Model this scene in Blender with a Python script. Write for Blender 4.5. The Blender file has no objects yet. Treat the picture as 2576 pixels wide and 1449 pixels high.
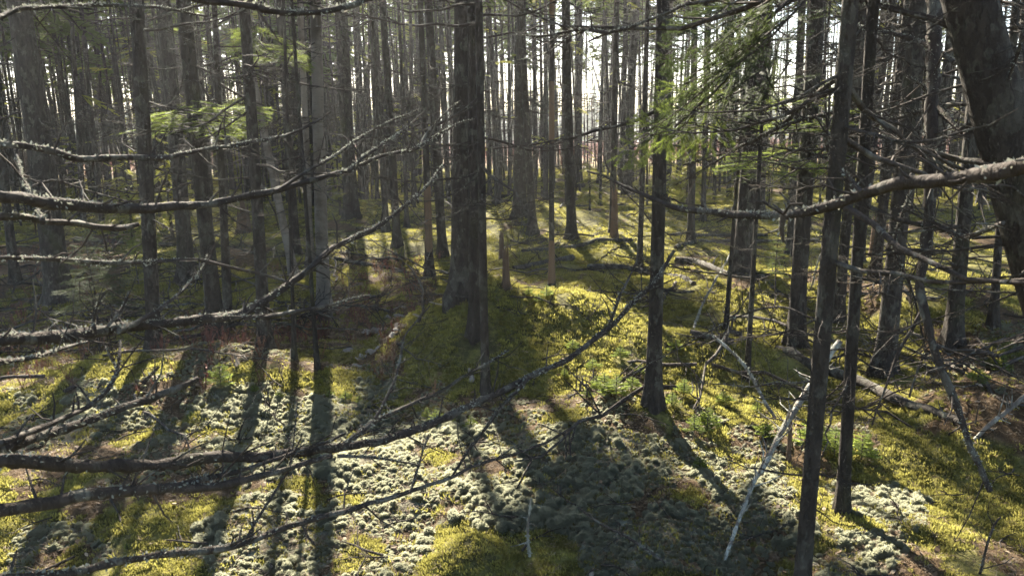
import bpy, bmesh, math, random
import numpy as np
from mathutils import Matrix, Vector

# ------------------------------------------------------------------ camera, sky, sun, exposure
SC = bpy.context.scene
COL = SC.collection
DW, DH, FPX = 2576.0, 1449.0, 1874.0        # pixel frame in which photo measurements were taken
PITCH, ROLL = math.radians(11.6), math.radians(-1.0)
CAM = np.array([0.0, 0.0, 1.62])
fwd = np.array([0, math.cos(PITCH), -math.sin(PITCH)])
r0 = np.array([1.0, 0, 0]); u0 = np.array([0, math.sin(PITCH), math.cos(PITCH)])
CR = r0*math.cos(ROLL) + u0*math.sin(ROLL)
CU = -r0*math.sin(ROLL) + u0*math.cos(ROLL)

cam = bpy.data.cameras.new('camera'); camo = bpy.data.objects.new('camera', cam); COL.objects.link(camo)
camo.matrix_world = Matrix(((CR[0], CU[0], -fwd[0], CAM[0]), (CR[1], CU[1], -fwd[1], CAM[1]),
                            (CR[2], CU[2], -fwd[2], CAM[2]), (0, 0, 0, 1)))
cam.sensor_width = 36.0; cam.lens = 36.0*FPX/DW; cam.clip_start = 0.05; cam.clip_end = 3000
cam.dof.use_dof = True; cam.dof.focus_distance = 6.5; cam.dof.aperture_fstop = 8.0
SC.camera = camo

SUN_AZ, SUN_EL = math.radians(-12.2), math.radians(33.0)     # azimuth from +Y towards +X
SUNV = np.array([math.sin(SUN_AZ)*math.cos(SUN_EL), math.cos(SUN_AZ)*math.cos(SUN_EL), math.sin(SUN_EL)])
W = bpy.data.worlds.new('World'); SC.world = W; W.use_nodes = True
nt = W.node_tree; nt.nodes.clear()
sky = nt.nodes.new('ShaderNodeTexSky'); sky.sky_type = 'NISHITA'; sky.sun_disc = False
sky.sun_elevation = SUN_EL; sky.sun_rotation = SUN_AZ; sky.altitude = 50
sky.air_density = 1.0; sky.dust_density = 1.0; sky.ozone_density = 1.0
bg = nt.nodes.new('ShaderNodeBackground'); bg.inputs[1].default_value = 0.05
wo = nt.nodes.new('ShaderNodeOutputWorld')
nt.links.new(sky.outputs[0], bg.inputs[0]); nt.links.new(bg.outputs[0], wo.inputs[0])
sl = bpy.data.lights.new('sun', 'SUN'); sl.energy = 5.0; sl.angle = math.radians(0.53); sl.color = (1.0, 0.92, 0.77)
so = bpy.data.objects.new('sun', sl); COL.objects.link(so)
so.rotation_euler = Vector(SUNV).to_track_quat('Z', 'Y').to_euler(); so.location = (0, 0, 30)
SC.view_settings.view_transform = 'Standard'; SC.view_settings.look = 'None'
SC.view_settings.exposure = 2.8; SC.view_settings.gamma = 1.0
SC.view_settings.use_curve_mapping = False
SC.cycles.use_denoising = True
SC.cycles.max_bounces = 8; SC.cycles.diffuse_bounces = 4; SC.cycles.transmission_bounces = 4
SC.cycles.volume_bounces = 1; SC.cycles.sample_clamp_indirect = 6.0

# ------------------------------------------------------------------ numeric helpers
R = np.random.RandomState(7)
_T = np.random.RandomState(3).rand(256, 256)
def vnoise(x, y, s=0):
    x = np.asarray(x, float) + s*37.17; y = np.asarray(y, float) + s*71.31
    xi = np.floor(x).astype(int); yi = np.floor(y).astype(int)
    fx = x-xi; fy = y-yi; fx = fx*fx*(3-2*fx); fy = fy*fy*(3-2*fy)
    a = _T[xi & 255, yi & 255]; b = _T[(xi+1) & 255, yi & 255]
    c = _T[xi & 255, (yi+1) & 255]; d = _T[(xi+1) & 255, (yi+1) & 255]
    return (a*(1-fx)+b*fx)*(1-fy) + (c*(1-fx)+d*fx)*fy
def fbm(x, y, s=0, o=3):
    t = 0; a = 1; n = 0
    for k in range(o):
        t = t + a*vnoise(x*2.0**k, y*2.0**k, s+k); n += a; a *= .5
    return t/n
def ray(px, py):
    return fwd + CR*(px-DW/2)/FPX + CU*(DH/2-py)/FPX
def unproj(px, py, d): return CAM + ray(px, py)*d
def project(x, y, z):
    v = np.stack([np.asarray(x, float)-CAM[0], np.asarray(y, float)-CAM[1], np.asarray(z, float)-CAM[2]], -1)
    w = np.maximum(v @ fwd, 1e-3)
    return DW/2 + FPX*(v @ CR)/w, DH/2 - FPX*(v @ CU)/w
def flat(px, py):
    r = ray(px, py); t = -CAM[2]/r[2]; return CAM + r*t

# mounds: (px, py of the middle of the mound on level ground, height, radius across, radius along)
MND = []
for px, py, h, rx, ry in [(1330, 872, .32, 1.05, .95), (1120, 905, .22, .5, .55), (450, 960, .18, 1.0, .55), (1650, 1060, .15, .5, .4),
                          (1190, 1420, .10, .13, .12), (1010, 640, .22, 1.1, .8), (1330, 590, .45, 1.3, 1.2), (1560, 640, .25, 1.3, .9),
                          (1790, 930, .14, .5, .35), (2440, 870, .30, .6, .8), (2560, 1100, .25, .5, .6), (2250, 800, .25, 1.2, .9),
                          (2300, 1130, .12, .7, .4), (385, 1330, .05, .12, .12), (600, 670, .25, 1.2, .8), (1900, 760, .2, 1.3, .8),
                          (1450, 1180, .06, .9, .5), (930, 800, -.16, 1.0, .9), (960, 930, -.10, .5, .45), (250, 1240, .04, .6, .3),
                          (1720, 1330, .05, .7, .4), (1450, 880, .12, .45, .4), (1240, 895, .08, .25, .2), (2420, 1440, .06, .4, .3),
                          (900, 540, .3, 1.5, 1.2), (1750, 560, .3, 2, 1.5), (500, 540, .3, 2, 1.5)]:
    p = flat(px, py); MND.append((p[0], p[1], h, rx, ry))
def hfun(x, y, fine=True):
    x = np.asarray(x, float); y = np.asarray(y, float)
    r = np.hypot(x, y)
    h = .24*(fbm(x/6.5, y/6.5, 1)-.5)*np.clip((r-3)/6, 0, 1) + .17*(fbm(x/1.3, y/1.3, 4)-.5)
    for mx, my, mh, rx, ry in MND:
        h = h + mh*np.exp(-(((x-mx)/rx)**2 + ((y-my)/ry)**2)**1.25)
    if fine:
        h = h + .10*(fbm(x/.34, y/.34, 8)-.5) + .016*(vnoise(x/.06, y/.06, 12)-.5)
    h = h*np.clip(1-(r-60)/80, .12, 1)
    return h
def ground_hit(px, py):
    r = ray(px, py); t = np.linspace(.9, 80, 6000)
    P = CAM[None]+r[None]*t[:, None]
    under = P[:, 2] < hfun(P[:, 0], P[:, 1], False)
    i = int(np.argmax(under)) if under.any() else len(t)-1
    p = P[i]; return np.array([p[0], p[1], float(hfun(p[0], p[1]))]), t[i]

def in_poly(px, py, poly):
    px = np.asarray(px, float); py = np.asarray(py, float); ins = np.zeros(px.shape, bool); n = len(poly)
    for i in range(n):
        x1, y1 = poly[i]; x2, y2 = poly[(i+1) % n]
        if y1 == y2: continue
        c = ((y1 > py) != (y2 > py)) & (px < (x2-x1)*(py-y1)/(y2-y1)+x1)
        ins ^= c
    return ins
def in_any(px, py, polys):
    m = np.zeros(np.shape(px), bool)
    for p in polys: m |= in_poly(px, py, p)
    return m

# ground cover areas, measured on the photo and turned into ground positions
P_LICHEN = [[(620, 1060), (900, 1045), (1250, 1060), (1500, 1050), (1720, 1130), (1850, 1180), (2000, 1250), (1950, 1350), (1850, 1440), (1500, 1445), (1330, 1320), (1150, 1300), (1000, 1460), (700, 1460), (500, 1330), (560, 1250), (480, 1130)],
            [(0, 1350), (150, 1320), (270, 1310), (330, 1400), (200, 1460), (0, 1460)],
            [(50, 1000), (250, 960), (330, 1010), (480, 1060), (420, 1140), (100, 1130)],
            [(520, 985), (800, 990), (960, 1030), (880, 1090), (480, 1080)], [(830, 940), (1000, 960), (1010, 1010), (880, 1000)],
            [(2080, 1240), (2200, 1245), (2420, 1310), (2300, 1340), (2100, 1290)], [(1850, 1160), (1950, 1170), (2020, 1230), (1880, 1240)],
            [(2000, 1300), (2250, 1330), (2250, 1440), (2050, 1430)]]
P_LITTER = [[(830, 640), (1060, 660), (1130, 740), (1040, 800), (1000, 850), (1030, 930), (1000, 960), (880, 930), (700, 900), (640, 830), (820, 780)],
            [(-300, 600), (330, 640), (350, 900), (-300, 900)], [(330, 850), (640, 820), (800, 900), (700, 910), (400, 900)],
            [(1840, 1060), (2080, 1080), (2180, 1130), (2120, 1230), (1950, 1180), (1800, 1120)],
            [(1850, 1360), (2700, 1360), (2700, 1500), (1850, 1500)], [(2250, 960), (2700, 900), (2700, 1150), (2300, 1110)]]
P_BRIGHT = [[(1100, 1320), (1180, 1320), (1280, 1400), (1250, 1460), (1120, 1460), (1090, 1370)], [(330, 1275), (430, 1275), (440, 1345), (340, 1350)],
            [(840, 1240), (920, 1245), (900, 1280), (850, 1275)], [(740, 1250), (810, 1255), (800, 1300), (740, 1290)]]
# places where sun reaches the ground
P_LIT = [[(0, 1030), (60, 990), (180, 965), (270, 985), (260, 1060), (150, 1130), (0, 1150)], [(500, 985), (560, 925), (640, 890), (720, 890), (760, 940), (830, 965), (880, 1010), (850, 1045), (700, 1035), (540, 1065), (440, 1090), (420, 1060)],
         [(470, 1290), (600, 1210), (800, 1120), (1000, 1100), (1200, 1070), (1330, 1110), (1250, 1200), (1270, 1300), (1350, 1400), (1320, 1470), (600, 1470), (560, 1370)],
         [(1215, 780), (1290, 720), (1420, 715), (1580, 830), (1690, 870), (1750, 960), (1700, 1010), (1500, 990), (1420, 920), (1390, 885), (1330, 910), (1240, 905)],
         [(320, 1265), (450, 1265), (450, 1345), (320, 1355)],
         [(1880, 1080), (2080, 1040), (2190, 1120), (2300, 1170), (2420, 1190), (2600, 1320), (2600, 1470), (2480, 1410), (2300, 1300), (2160, 1250), (2060, 1200), (1900, 1130)],
         [(2090, 690), (2200, 690), (2350, 760), (2480, 820), (2500, 930), (2380, 890), (2250, 850), (2120, 790)],
         [(2240, 640), (2600, 640), (2600, 900), (2500, 860), (2400, 780)],
         [(1690, 880), (1830, 880), (1860, 960), (1720, 1010)],
         [(830, 560), (1150, 570), (1140, 690), (1060, 700), (900, 650)], [(1230, 510), (1340, 510), (1345, 600), (1235, 600)],
         [(1400, 550), (1620, 550), (1600, 680), (1440, 650)], [(1640, 680), (1860, 650), (1870, 750), (1690, 740)],
         [(430, 820), (530, 820), (480, 870)], [(540, 630), (640, 630), (640, 710), (540, 700)], [(640, 780), (760, 790), (740, 830), (640, 830)],
         [(860, 660), (960, 670), (940, 740), (850, 720)], [(1000, 715), (1085, 735), (1060, 800), (1005, 790)], [(1450, 960), (1600, 950), (1600, 1030), (1470, 1020)], [(1700, 980), (1830, 1000), (1800, 1070), (1700, 1050)]]
def lit(x, y):
    h = hfun(x, y, False); px, py = project(x, y, h)
    r = np.hypot(x, y)
    far = (r > 11.5) & (fbm(x/2.2, y/2.2, 21) > .47)
    return (in_any(px, py, P_LIT) & (r < 25) & (np.asarray(y) > 1.2)) | far | (r > 30)
def cover(x, y):
    """0 moss, 1 litter, 2 lichen, 3 bright moss"""
    x = np.asarray(x, float); y = np.asarray(y, float)
    wx = x+.22*(fbm(x/.5, y/.5, 31)-.5)*2; wy = y+.22*(fbm(x/.5, y/.5, 32)-.5)*2
    px, py = project(wx, wy, hfun(wx, wy, False)); ok = y > 1.0
    n = fbm(x/.28, y/.28, 43); r = np.hypot(x, y)
    c = np.where(fbm(x/1.7, y/1.7, 41)*.6+n*.4 > np.where(r < 4.2, .57, .62), 1, 0)
    li = in_any(px, py, P_LITTER) & ok; c = np.where(li, np.where(n > .62, 0, 1), c)
    lc = in_any(px, py, P_LICHEN) & ok
    c = np.where(lc, np.where(n > .60, np.where(n > .68, 0, 1), 2), c)
    px, py = project(x, y, hfun(x, y, False))
    c = np.where(in_any(px, py, P_BRIGHT) & ok, 3, c)
    return c

# ------------------------------------------------------------------ mesh helpers
def new_mesh(name, V, F, mats=(), smooth=True, mi=None):
    """F: list of int arrays, each (n,3) or (n,4)"""
    me = bpy.data.meshes.new(name)
    F = [np.asarray(f, np.int32) for f in F if len(f)]
    V = np.asarray(V, np.float32)
    me.vertices.add(len(V)); me.vertices.foreach_set('co', V.ravel())
    ls = np.concatenate([f.ravel() for f in F]); tot = np.concatenate([np.full(len(f), f.shape[1], np.int32) for f in F])
    st = np.concatenate([[0], np.cumsum(tot)[:-1]]).astype(np.int32)
    me.loops.add(len(ls)); me.loops.foreach_set('vertex_index', ls)
    me.polygons.add(len(tot)); me.polygons.foreach_set('loop_start', st); me.polygons.foreach_set('loop_total', tot)
    for m in mats: me.materials.append(m)
    if mi is not None: me.polygons.foreach_set('material_index', np.asarray(mi, np.int32))
    me.polygons.foreach_set('use_smooth', np.full(len(tot), bool(smooth)))
    me.update(calc_edges=True); me.validate()
    return me
class MB:
    def __init__(s): s.V = []; s.T = []; s.Q = []; s.n = 0
    def add(s, V, T=None, Q=None):
        V = np.asarray(V, float).reshape(-1, 3)
        if T is not None and len(T): s.T.append(np.asarray(T, int)+s.n)
        if Q is not None and len(Q): s.Q.append(np.asarray(Q, int)+s.n)
        s.V.append(V); s.n += len(V)
    def arr(s):
        V = np.concatenate(s.V) if s.V else np.zeros((0, 3))
        T = np.concatenate(s.T) if s.T else np.zeros((0, 3), int)
        Q = np.concatenate(s.Q) if s.Q else np.zeros((0, 4), int)
        return V, T, Q
    def mesh(s, name, mat, smooth=True):
        V, T, Q = s.arr(); return new_mesh(name, V, [T, Q], [mat] if mat else [], smooth)
    def put(s, tmpl, M):
        """stack a template (V,T,Q) once per 4x4 in M"""
        V, T, Q = tmpl; M = np.asarray(M); k = len(M)
        if k == 0: return
        P = np.einsum('kij,vj->kvi', M[:, :3, :3], V) + M[:, None, :3, 3]
        off = (np.arange(k)*len(V))[:, None, None]
        s.add(P.reshape(-1, 3), (T[None]+off).reshape(-1, 3) if len(T) else None, (Q[None]+off).reshape(-1, 4) if len(Q) else None)
def tube(mb, P, rad, sides=6, cap=True, lump=0.0, seed=0):
    P = np.asarray(P, float); n = len(P); rad = np.broadcast_to(np.asarray(rad, float), (n,))
    T = np.gradient(P, axis=0); T /= np.linalg.norm(T, axis=1)[:, None]+1e-9
    ref = np.array([0, 0, 1.0]) if abs(T[0, 2]) < .8 else np.array([1.0, 0, 0])
    N = np.zeros_like(P); u = np.cross(ref, T[0]); u /= np.linalg.norm(u); N[0] = u
    for i in range(1, n):
        u = N[i-1]-T[i]*np.dot(N[i-1], T[i]); N[i] = u/(np.linalg.norm(u)+1e-9)
    B = np.cross(T, N); a = np.arange(sides)/sides*2*math.pi
    rr = rad[:, None]*np.ones((1, sides))
    if lump: rr = rr*(1+lump*(vnoise(np.arange(n)[:, None]*.9+seed*7.3, np.cos(a)[None]*1.7+3+np.sin(a)[None]*2.9, seed % 50)-.5)*2)
    V = P[:, None]+N[:, None]*(np.cos(a)[None, :, None]*rr[..., None])+B[:, None]*(np.sin(a)[None, :, None]*rr[..., None])
    i = np.arange(n-1)[:, None]*sides; j = np.arange(sides)[None]; k = (j+1) % sides
    Q = np.stack([i+j, i+k, i+sides+k, i+sides+j], -1).reshape(-1, 4)
    mb.add(V.reshape(-1, 3), None, Q)
    if cap:
        mb.add(np.concatenate([V[-1], P[-1:]+T[-1:]*rad[-1]*.4]), np.stack([np.arange(sides), (np.arange(sides)+1) % sides, np.full(sides, sides)], -1))
        mb.add(np.concatenate([V[0], P[:1]]), np.stack([(np.arange(sides)+1) % sides, np.arange(sides), np.full(sides, sides)], -1))
def spline(P, step):
    """Catmull-Rom through P (n,k), resampled"""
    P = np.asarray(P, float)
    if len(P) == 2:
        n = max(3, int(np.linalg.norm(P[1, :3]-P[0, :3])/step)); t = np.linspace(0, 1, n)[:, None]; return P[0]*(1-t)+P[1]*t
    Q = np.concatenate([2*P[:1]-P[1:2], P, 2*P[-1:]-P[-2:-1]]); out = []
    for i in range(1, len(Q)-2):
        a, b, c, d = Q[i-1:i+3]; n = max(2, int(np.linalg.norm(c[:3]-b[:3])/step)); t = np.linspace(0, 1, n, endpoint=False)[:, None]
        out.append(.5*((2*b)+(-a+c)*t+(2*a-5*b+4*c-d)*t*t+(-a+3*b-3*c+d)*t**3))
    return np.concatenate(out+[P[-1:]])
def rotm(rz=0, ry=0, rx=0, s=1.0, loc=(0, 0, 0)):
    M = Matrix.Translation(loc) @ Matrix.Rotation(rz, 4, 'Z') @ Matrix.Rotation(ry, 4, 'Y') @ Matrix.Rotation(rx, 4, 'X')
    M = np.array(M)
    s = np.broadcast_to(np.asarray(s, float), (3,)); M[:3, :3] = M[:3, :3]*s[None, :]
    return M
def link(name, me, parent=None, label=None, cat=None, group=None, kind=None, loc=None, M=None):
    o = bpy.data.objects.new(name, me); COL.objects.link(o)
    if parent is not None: o.parent = parent
    if loc is not None: o.location = [float(c) for c in loc]
    if M is not None: o.matrix_local = Matrix([[float(c) for c in row] for row in M])
    if label: o['label'] = label
    if cat: o['category'] = cat
    if group: o['group'] = group
    if kind: o['kind'] = kind
    return o

# ------------------------------------------------------------------ materials
class NT:
    def __init__(s, name):
        s.m = bpy.data.materials.new(name); s.m.use_nodes = True; s.t = s.m.node_tree; s.t.nodes.clear()
        s.out = s.t.nodes.new('ShaderNodeOutputMaterial')
    def n(s, typ, ins=None, **kw):
        nd = s.t.nodes.new('ShaderNode'+typ)
        for k, v in kw.items(): setattr(nd, k, v)
        for k, v in (ins or {}).items():
            if hasattr(v, 'is_linked') or isinstance(v, bpy.types.NodeSocket): s.t.links.new(v, nd.inputs[k])
            else: nd.inputs[k].default_value = v
        return nd
    def noise(s, co, scale, detail=3, rough=.6): return s.n('TexNoise', {'Vector': co, 'Scale': scale, 'Detail': detail, 'Roughness': rough}).outputs[0]
    def mix(s, f, a, b, typ='MIX'):
        nd = s.t.nodes.new('ShaderNodeMix'); nd.data_type = 'RGBA'; nd.blend_type = typ
        for i, v in ((0, f), (6, a), (7, b)):
            if isinstance(v, bpy.types.NodeSocket): s.t.links.new(v, nd.inputs[i])
            else: nd.inputs[i].default_value = v if i == 0 else (*v, 1) if len(v) == 3 else v
        return nd.outputs[2]
    def ramp(s, f, stops):
        nd = s.n('ValToRGB', {'Fac': f}); e = nd.color_ramp.elements
        while len(e) < len(stops): e.new(.5)
        for i, (p, c) in enumerate(stops):
            e[i].position = p; e[i].color = (c, c, c, 1) if not hasattr(c, '__len__') else (*c, 1)
        return nd.outputs[0]
    def math(s, op, a, b=0.0, clamp=False):
        nd = s.t.nodes.new('ShaderNodeMath'); nd.operation = op; nd.use_clamp = clamp
        for i, v in ((0, a), (1, b)):
            if isinstance(v, bpy.types.NodeSocket): s.t.links.new(v, nd.inputs[i])
            else: nd.inputs[i].default_value = v
        return nd.outputs[0]
    def bump(s, h, strength, dist): return s.n('Bump', {'Height': h, 'Strength': strength, 'Distance': dist}).outputs[0]
    def done(s, col, rough=.9, normal=None, trans=0.0, tcol=None, spec=.2):
        b = s.n('BsdfPrincipled', {'Base Color': col if isinstance(col, bpy.types.NodeSocket) else (*col, 1), 'Roughness': rough, 'Specular IOR Level': spec})
        if normal: s.t.links.new(normal, b.inputs['Normal'])
        sh = b.outputs[0]
        if trans:
            tc = tcol if tcol is not None else col
            t = s.n('BsdfTranslucent', {'Color': tc if isinstance(tc, bpy.types.NodeSocket) else (*tc, 1)})
            sh = s.n('MixShader', {0: trans, 1: sh, 2: t.outputs[0]}).outputs[0]
        s.t.links.new(sh, s.out.inputs[0]); return s.m
def coords(s): 
    return s.n('NewGeometry').outputs['Position']
def mat_bark(name, dark, light, lichen, lic_amt, plate=46, bumpd=.006):
    s = NT(name); co = s.n('TexCoord').outputs['Object']
    rnd = s.n('ObjectInfo').outputs['Random']
    mp = s.n('Mapping', {'Vector': co, 'Scale': (1, 1, .6)}).outputs[0]
    off = s.n('VectorMath', {0: mp, 1: s.n('CombineXYZ', {0: s.math('MULTIPLY', rnd, 31.), 1: s.math('MULTIPLY', rnd, 17.), 2: rnd}).outputs[0]}, operation='ADD').outputs[0]
    nz = s.noise(off, 9, 4)
    rid = s.n('Mapping', {'Vector': off, 'Scale': (1, 1, .5)}).outputs[0]
    crack = s.ramp(s.noise(rid, float(plate), 4, .65), [(.40, 0.0), (.54, 1.0)])
    fine = s.noise(off, 70, 4, .7)
    c = s.mix(nz, dark, light)
    c = s.mix(s.math('MULTIPLY', s.math('SUBTRACT', 1.0, crack), .45), c, tuple(v*.45 for v in dark))
    c = s.mix(s.math('MULTIPLY', fine, .5), c, tuple(v*.55 for v in dark))
    lm = s.ramp(s.noise(off, 13., 4, .6), [(.60-.10*lic_amt, 0.0), (.63-.10*lic_amt, 1.0)])
    lm2 = s.ramp(s.noise(off, 30, 4, .7), [(.50, 0.0), (.60, 1.0)])
    c = s.mix(s.math('MULTIPLY', s.math('MULTIPLY', lm, s.math('ADD', s.math('MULTIPLY', lm2, .6), .4)), min(1, .85*lic_amt)), c, lichen)
    mossf = s.ramp(s.noise(off, 3.5, 3), [(.60, 0.0), (.72, .35)])
    c = s.mix(mossf, c, (.075, .08, .025))
    c = s.mix(s.math('MULTIPLY', rnd, .35), c, tuple(v*.7 for v in dark))
    h = s.math('ADD', s.math('ADD', s.math('MULTIPLY', crack, .7), s.math('MULTIPLY', fine, .5)), s.math('MULTIPLY', lm2, .15))
    return s.done(c, .92, s.bump(h, 1.0, bumpd*1.6))
M_BARK = mat_bark('spruce_bark', (.036, .028, .022), (.10, .082, .066), (.20, .195, .155), .5)
M_BARKFAR = mat_bark('far_bark', (.040, .032, .026), (.095, .079, .065), (.17, .17, .14), .5, 20, .004)
M_LIMB = mat_bark('dead_limb_bark', (.042, .032, .026), (.115, .092, .075), (.28, .28, .23), .55, 45, .003)
M_POLE = mat_bark('lichen_pole_bark', (.13, .11, .09), (.32, .29, .25), (.48, .49, .42), 1.1, 40, .003)
M_LOG = mat_bark('log_bark', (.045, .037, .03), (.115, .098, .082), (.20, .205, .16), .7, 25, .005)
def mat_birch():
    s = NT('birch_bark'); co = s.n('TexCoord').outputs['Object']
    st = s.n('Mapping', {'Vector': co, 'Scale': (3, 3, 22)}).outputs[0]
    len_ = s.ramp(s.noise(st, 3.2, 3, .7), [(.60, 0.0), (.68, 1.0)])
    pe = s.noise(co, 5, 5, .65)
    c = s.mix(pe, (.085, .065, .048), (.24, .21, .175)); c = s.mix(s.math('MULTIPLY', len_, .8), c, (.06, .05, .04))
    dk = s.ramp(s.noise(co, 3.2, 4, .7), [(.48, 0.0), (.60, .85)]); c = s.mix(dk, c, (.085, .068, .052))
    return s.done(c, .8, s.bump(s.math('SUBTRACT', pe, s.math('MULTIPLY', len_, .4)), .7, .006))
M_BIRCH = mat_birch()
def mat_wood(name, a, b, dark):
    s = NT(name); co = s.n('TexCoord').outputs['Object']
    g = s.n('Mapping', {'Vector': co, 'Scale': (14, 14, 1.2)}).outputs[0]; n = s.noise(g, 5, 5, .7); k = s.noise(co, 4, 3)
    c = s.mix(n, a, b); c = s.mix(s.ramp(k, [(.5, 0.0), (.7, .7)]), c, dark)
    return s.done(c, .8, s.bump(n, .8, .006))
M_PEEL = mat_wood('peeled_wood', (.09, .054, .032), (.20, .13, .08), (.045, .034, .027))
M_ROT = mat_wood('rotten_wood', (.07, .047, .032), (.16, .105, .068), (.035, .028, .022))
def mat_needle(name, a, b, tcol, trans=.35):
    s = NT(name); co = coords(s); rnd = s.n('ObjectInfo').outputs['Random']
    f = s.math('ADD', s.math('MULTIPLY', s.noise(co, 2.3, 3), .7), s.math('MULTIPLY', rnd, .3))
    c = s.mix(f, a, b); t = s.mix(f, tuple(v*.7 for v in tcol), tcol)
    return s.done(c, .65, None, trans, t, .12)
M_NEEDLE = mat_needle('fir_needle', (.030, .050, .022), (.070, .092, .034), (.13, .17, .05), .36)
M_NEEDLEFAR = mat_needle('far_needle', (.05, .07, .03), (.09, .11, .04), (.20, .24, .06), .38)
M_YOUNG = mat_needle('young_needle', (.06, .095, .024), (.115, .15, .035), (.29, .36, .07), .50)
M_BUSH = mat_needle('backlit_bush', (.10, .12, .035), (.17, .17, .05), (.38, .38, .08), .50)
def mat_moss():
    s = NT('moss_frond'); co = coords(s); rnd = s.n('ObjectInfo').outputs['Random']
    f = s.math('ADD', s.math('MULTIPLY', s.noise(co, 1.6, 3), .75), s.math('MULTIPLY', s.math('SUBTRACT', rnd, .5), .5))
    c = s.ramp(f, [(.15, (.075, .072, .026)), (.38, (.195, .182, .050)), (.62, (.35, .315, .085)), (.85, (.28, .205, .075))])
    pt = s.ramp(s.noise(co, 4.5, 4, .7), [(.40, .7), (.52, 0.0)]); c = s.mix(pt, c, (.075, .058, .022))
    return s.done(c, .8, None, .42, s.mix(.55, (.56, .52, .13), c), .15)
M_MOSS = mat_moss()
def mat_lichen():
    s = NT('reindeer_lichen'); co = s.n('TexCoord').outputs['Object']; rnd = s.n('ObjectInfo').outputs['Random']
    n = s.noise(co, 9, 4, .7)
    c = s.mix(n, (.29, .30, .225), (.45, .45, .345)); c = s.mix(s.math('MULTIPLY', rnd, .6), c, (.28, .295, .23))
    return s.done(c, .95, s.bump(s.noise(co, 26, 3, .8), 1.0, .05), .36, (.74, .74, .52), .05)
M_LICHEN = mat_lichen()
def mat_litter():
    s = NT('brown_litter'); rnd = s.n('ObjectInfo').outputs['Random']
    c = s.ramp(rnd, [(0, (.09, .055, .03)), (.4, (.16, .10, .055)), (.75, (.26, .18, .105)), (1, (.40, .31, .21))])
    return s.done(c, .7, None, .25, c, .3)
M_LITTER = mat_litter()
def mat_shrub():
    s = NT('red_stem'); rnd = s.n('ObjectInfo').outputs['Random']
    c = s.ramp(rnd, [(0, (.11, .05, .04)), (.6, (.20, .085, .06)), (1, (.30, .17, .09))]); return s.done(c, .75, None, .2, c, .2)
M_SHRUB = mat_shrub()
def mat_ground():
    s = NT('forest_floor'); co = coords(s)
    at = s.n('Attribute', attribute_name='cover').outputs['Color']; sp = s.n('SeparateColor', {0: at}).outputs
    n1 = s.noise(co, 3.0, 5, .65); n2 = s.noise(co, 24, 5, .7); n3 = s.noise(co, 90, 3, .7)
    moss = s.ramp(s.math('ADD', s.math('MULTIPLY', n1, .6), s.math('MULTIPLY', n2, .4)), [(.30, (.03, .027, .013)), (.45, (.08, .073, .028)), (.60, (.21, .19, .055)), (.8, (.14, .105, .05))])
    lit_ = s.ramp(s.math('ADD', s.math('MULTIPLY', n2, .6), s.math('MULTIPLY', n3, .4)), [(.30, (.03, .02, .012)), (.5, (.085, .055, .03)), (.62, (.15, .10, .058)), (.75, (.27, .20, .13))])
    lich = s.ramp(n2, [(.35, (.09, .07, .045)), (.55, (.20, .19, .13)), (.7, (.34, .34, .26))])
    c = s.mix(sp[0], moss, lit_); c = s.mix(sp[1], c, lich)
    bog = s.ramp(s.noise(co, .25, 4), [(.35, (.16, .09, .06)), (.55, (.22, .15, .09)), (.7, (.17, .16, .05))])
    c = s.mix(sp[2], c, bog)
    h = s.math('ADD', s.math('MULTIPLY', n2, .7), s.math('MULTIPLY', n3, .3))
    return s.done(c, .95, s.bump(h, 1.0, .03), 0, None, .1)
M_GROUND = mat_ground()
def mat_white_bark():
    s = NT('white_birch_bark'); co = s.n('TexCoord').outputs['Object']; n = s.noise(co, 20, 4, .7)
    st = s.noise(s.n('Mapping', {'Vector': co, 'Scale': (6, 60, 6)}).outputs[0], 2, 2)
    c = s.mix(n, (.15, .12, .095), (.42, .39, .34)); c = s.mix(s.ramp(st, [(.60, 0.0), (.68, .8)]), c, (.10, .08, .06))
    return s.done(c, .7, s.bump(n, .5, .004), .1, (.5, .4, .3))
M_WBARK = mat_white_bark()
def mat_plain(name, c, rough=.9):
    s = NT(name); n = s.noise(coords(s), .15, 4); return s.done(s.mix(n, tuple(v*.7 for v in c), c), rough)
M_HILL = mat_plain('wooded_hill', (.06, .075, .05))

# ------------------------------------------------------------------ ground: one sheet to the horizon
def build_ground():
    a = np.concatenate([np.linspace(-50, 50, 330), np.linspace(50, 310, 50)[1:-1]])*math.pi/180
    r = np.concatenate([[.35], np.geomspace(.9, 46, 400), np.geomspace(48, 1500, 60)])
    A, Rr = np.meshgrid(a, r); X = np.sin(A)*Rr; Y = np.cos(A)*Rr
    near = Rr < 47
    Z = np.where(near, hfun(X, Y), hfun(X, Y, False))
    na, nr = len(a), len(r)
    V = np.stack([X, Y, Z], -1).reshape(-1, 3); V = np.concatenate([V, [[0, 0, float(hfun(0, 0))]]])
    i = np.arange(nr-1)[:, None]*na; j = np.arange(na)[None]; k = (j+1) % na
    Q = np.stack([i+j, i+na+j, i+na+k, i+k], -1).reshape(-1, 4)
    jj = np.arange(na); T = np.stack([np.full(na, nr*na), jj, (jj+1) % na], -1)
    me = new_mesh('ground', V, [Q, T], [M_GROUND])
    cv = cover(V[:, 0], V[:, 1]); rr = np.hypot(V[:, 0], V[:, 1])
    C = np.zeros((len(V), 4), np.float32); C[:, 3] = 1
    C[:, 0] = (cv == 1); C[:, 1] = (cv == 2); C[:, 2] = np.clip((rr-38)/8, 0, 1)
    at = me.color_attributes.new('cover', 'FLOAT_COLOR', 'POINT'); at.data.foreach_set('color', C.ravel())
    link('ground', me, kind='structure')
build_ground()
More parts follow.
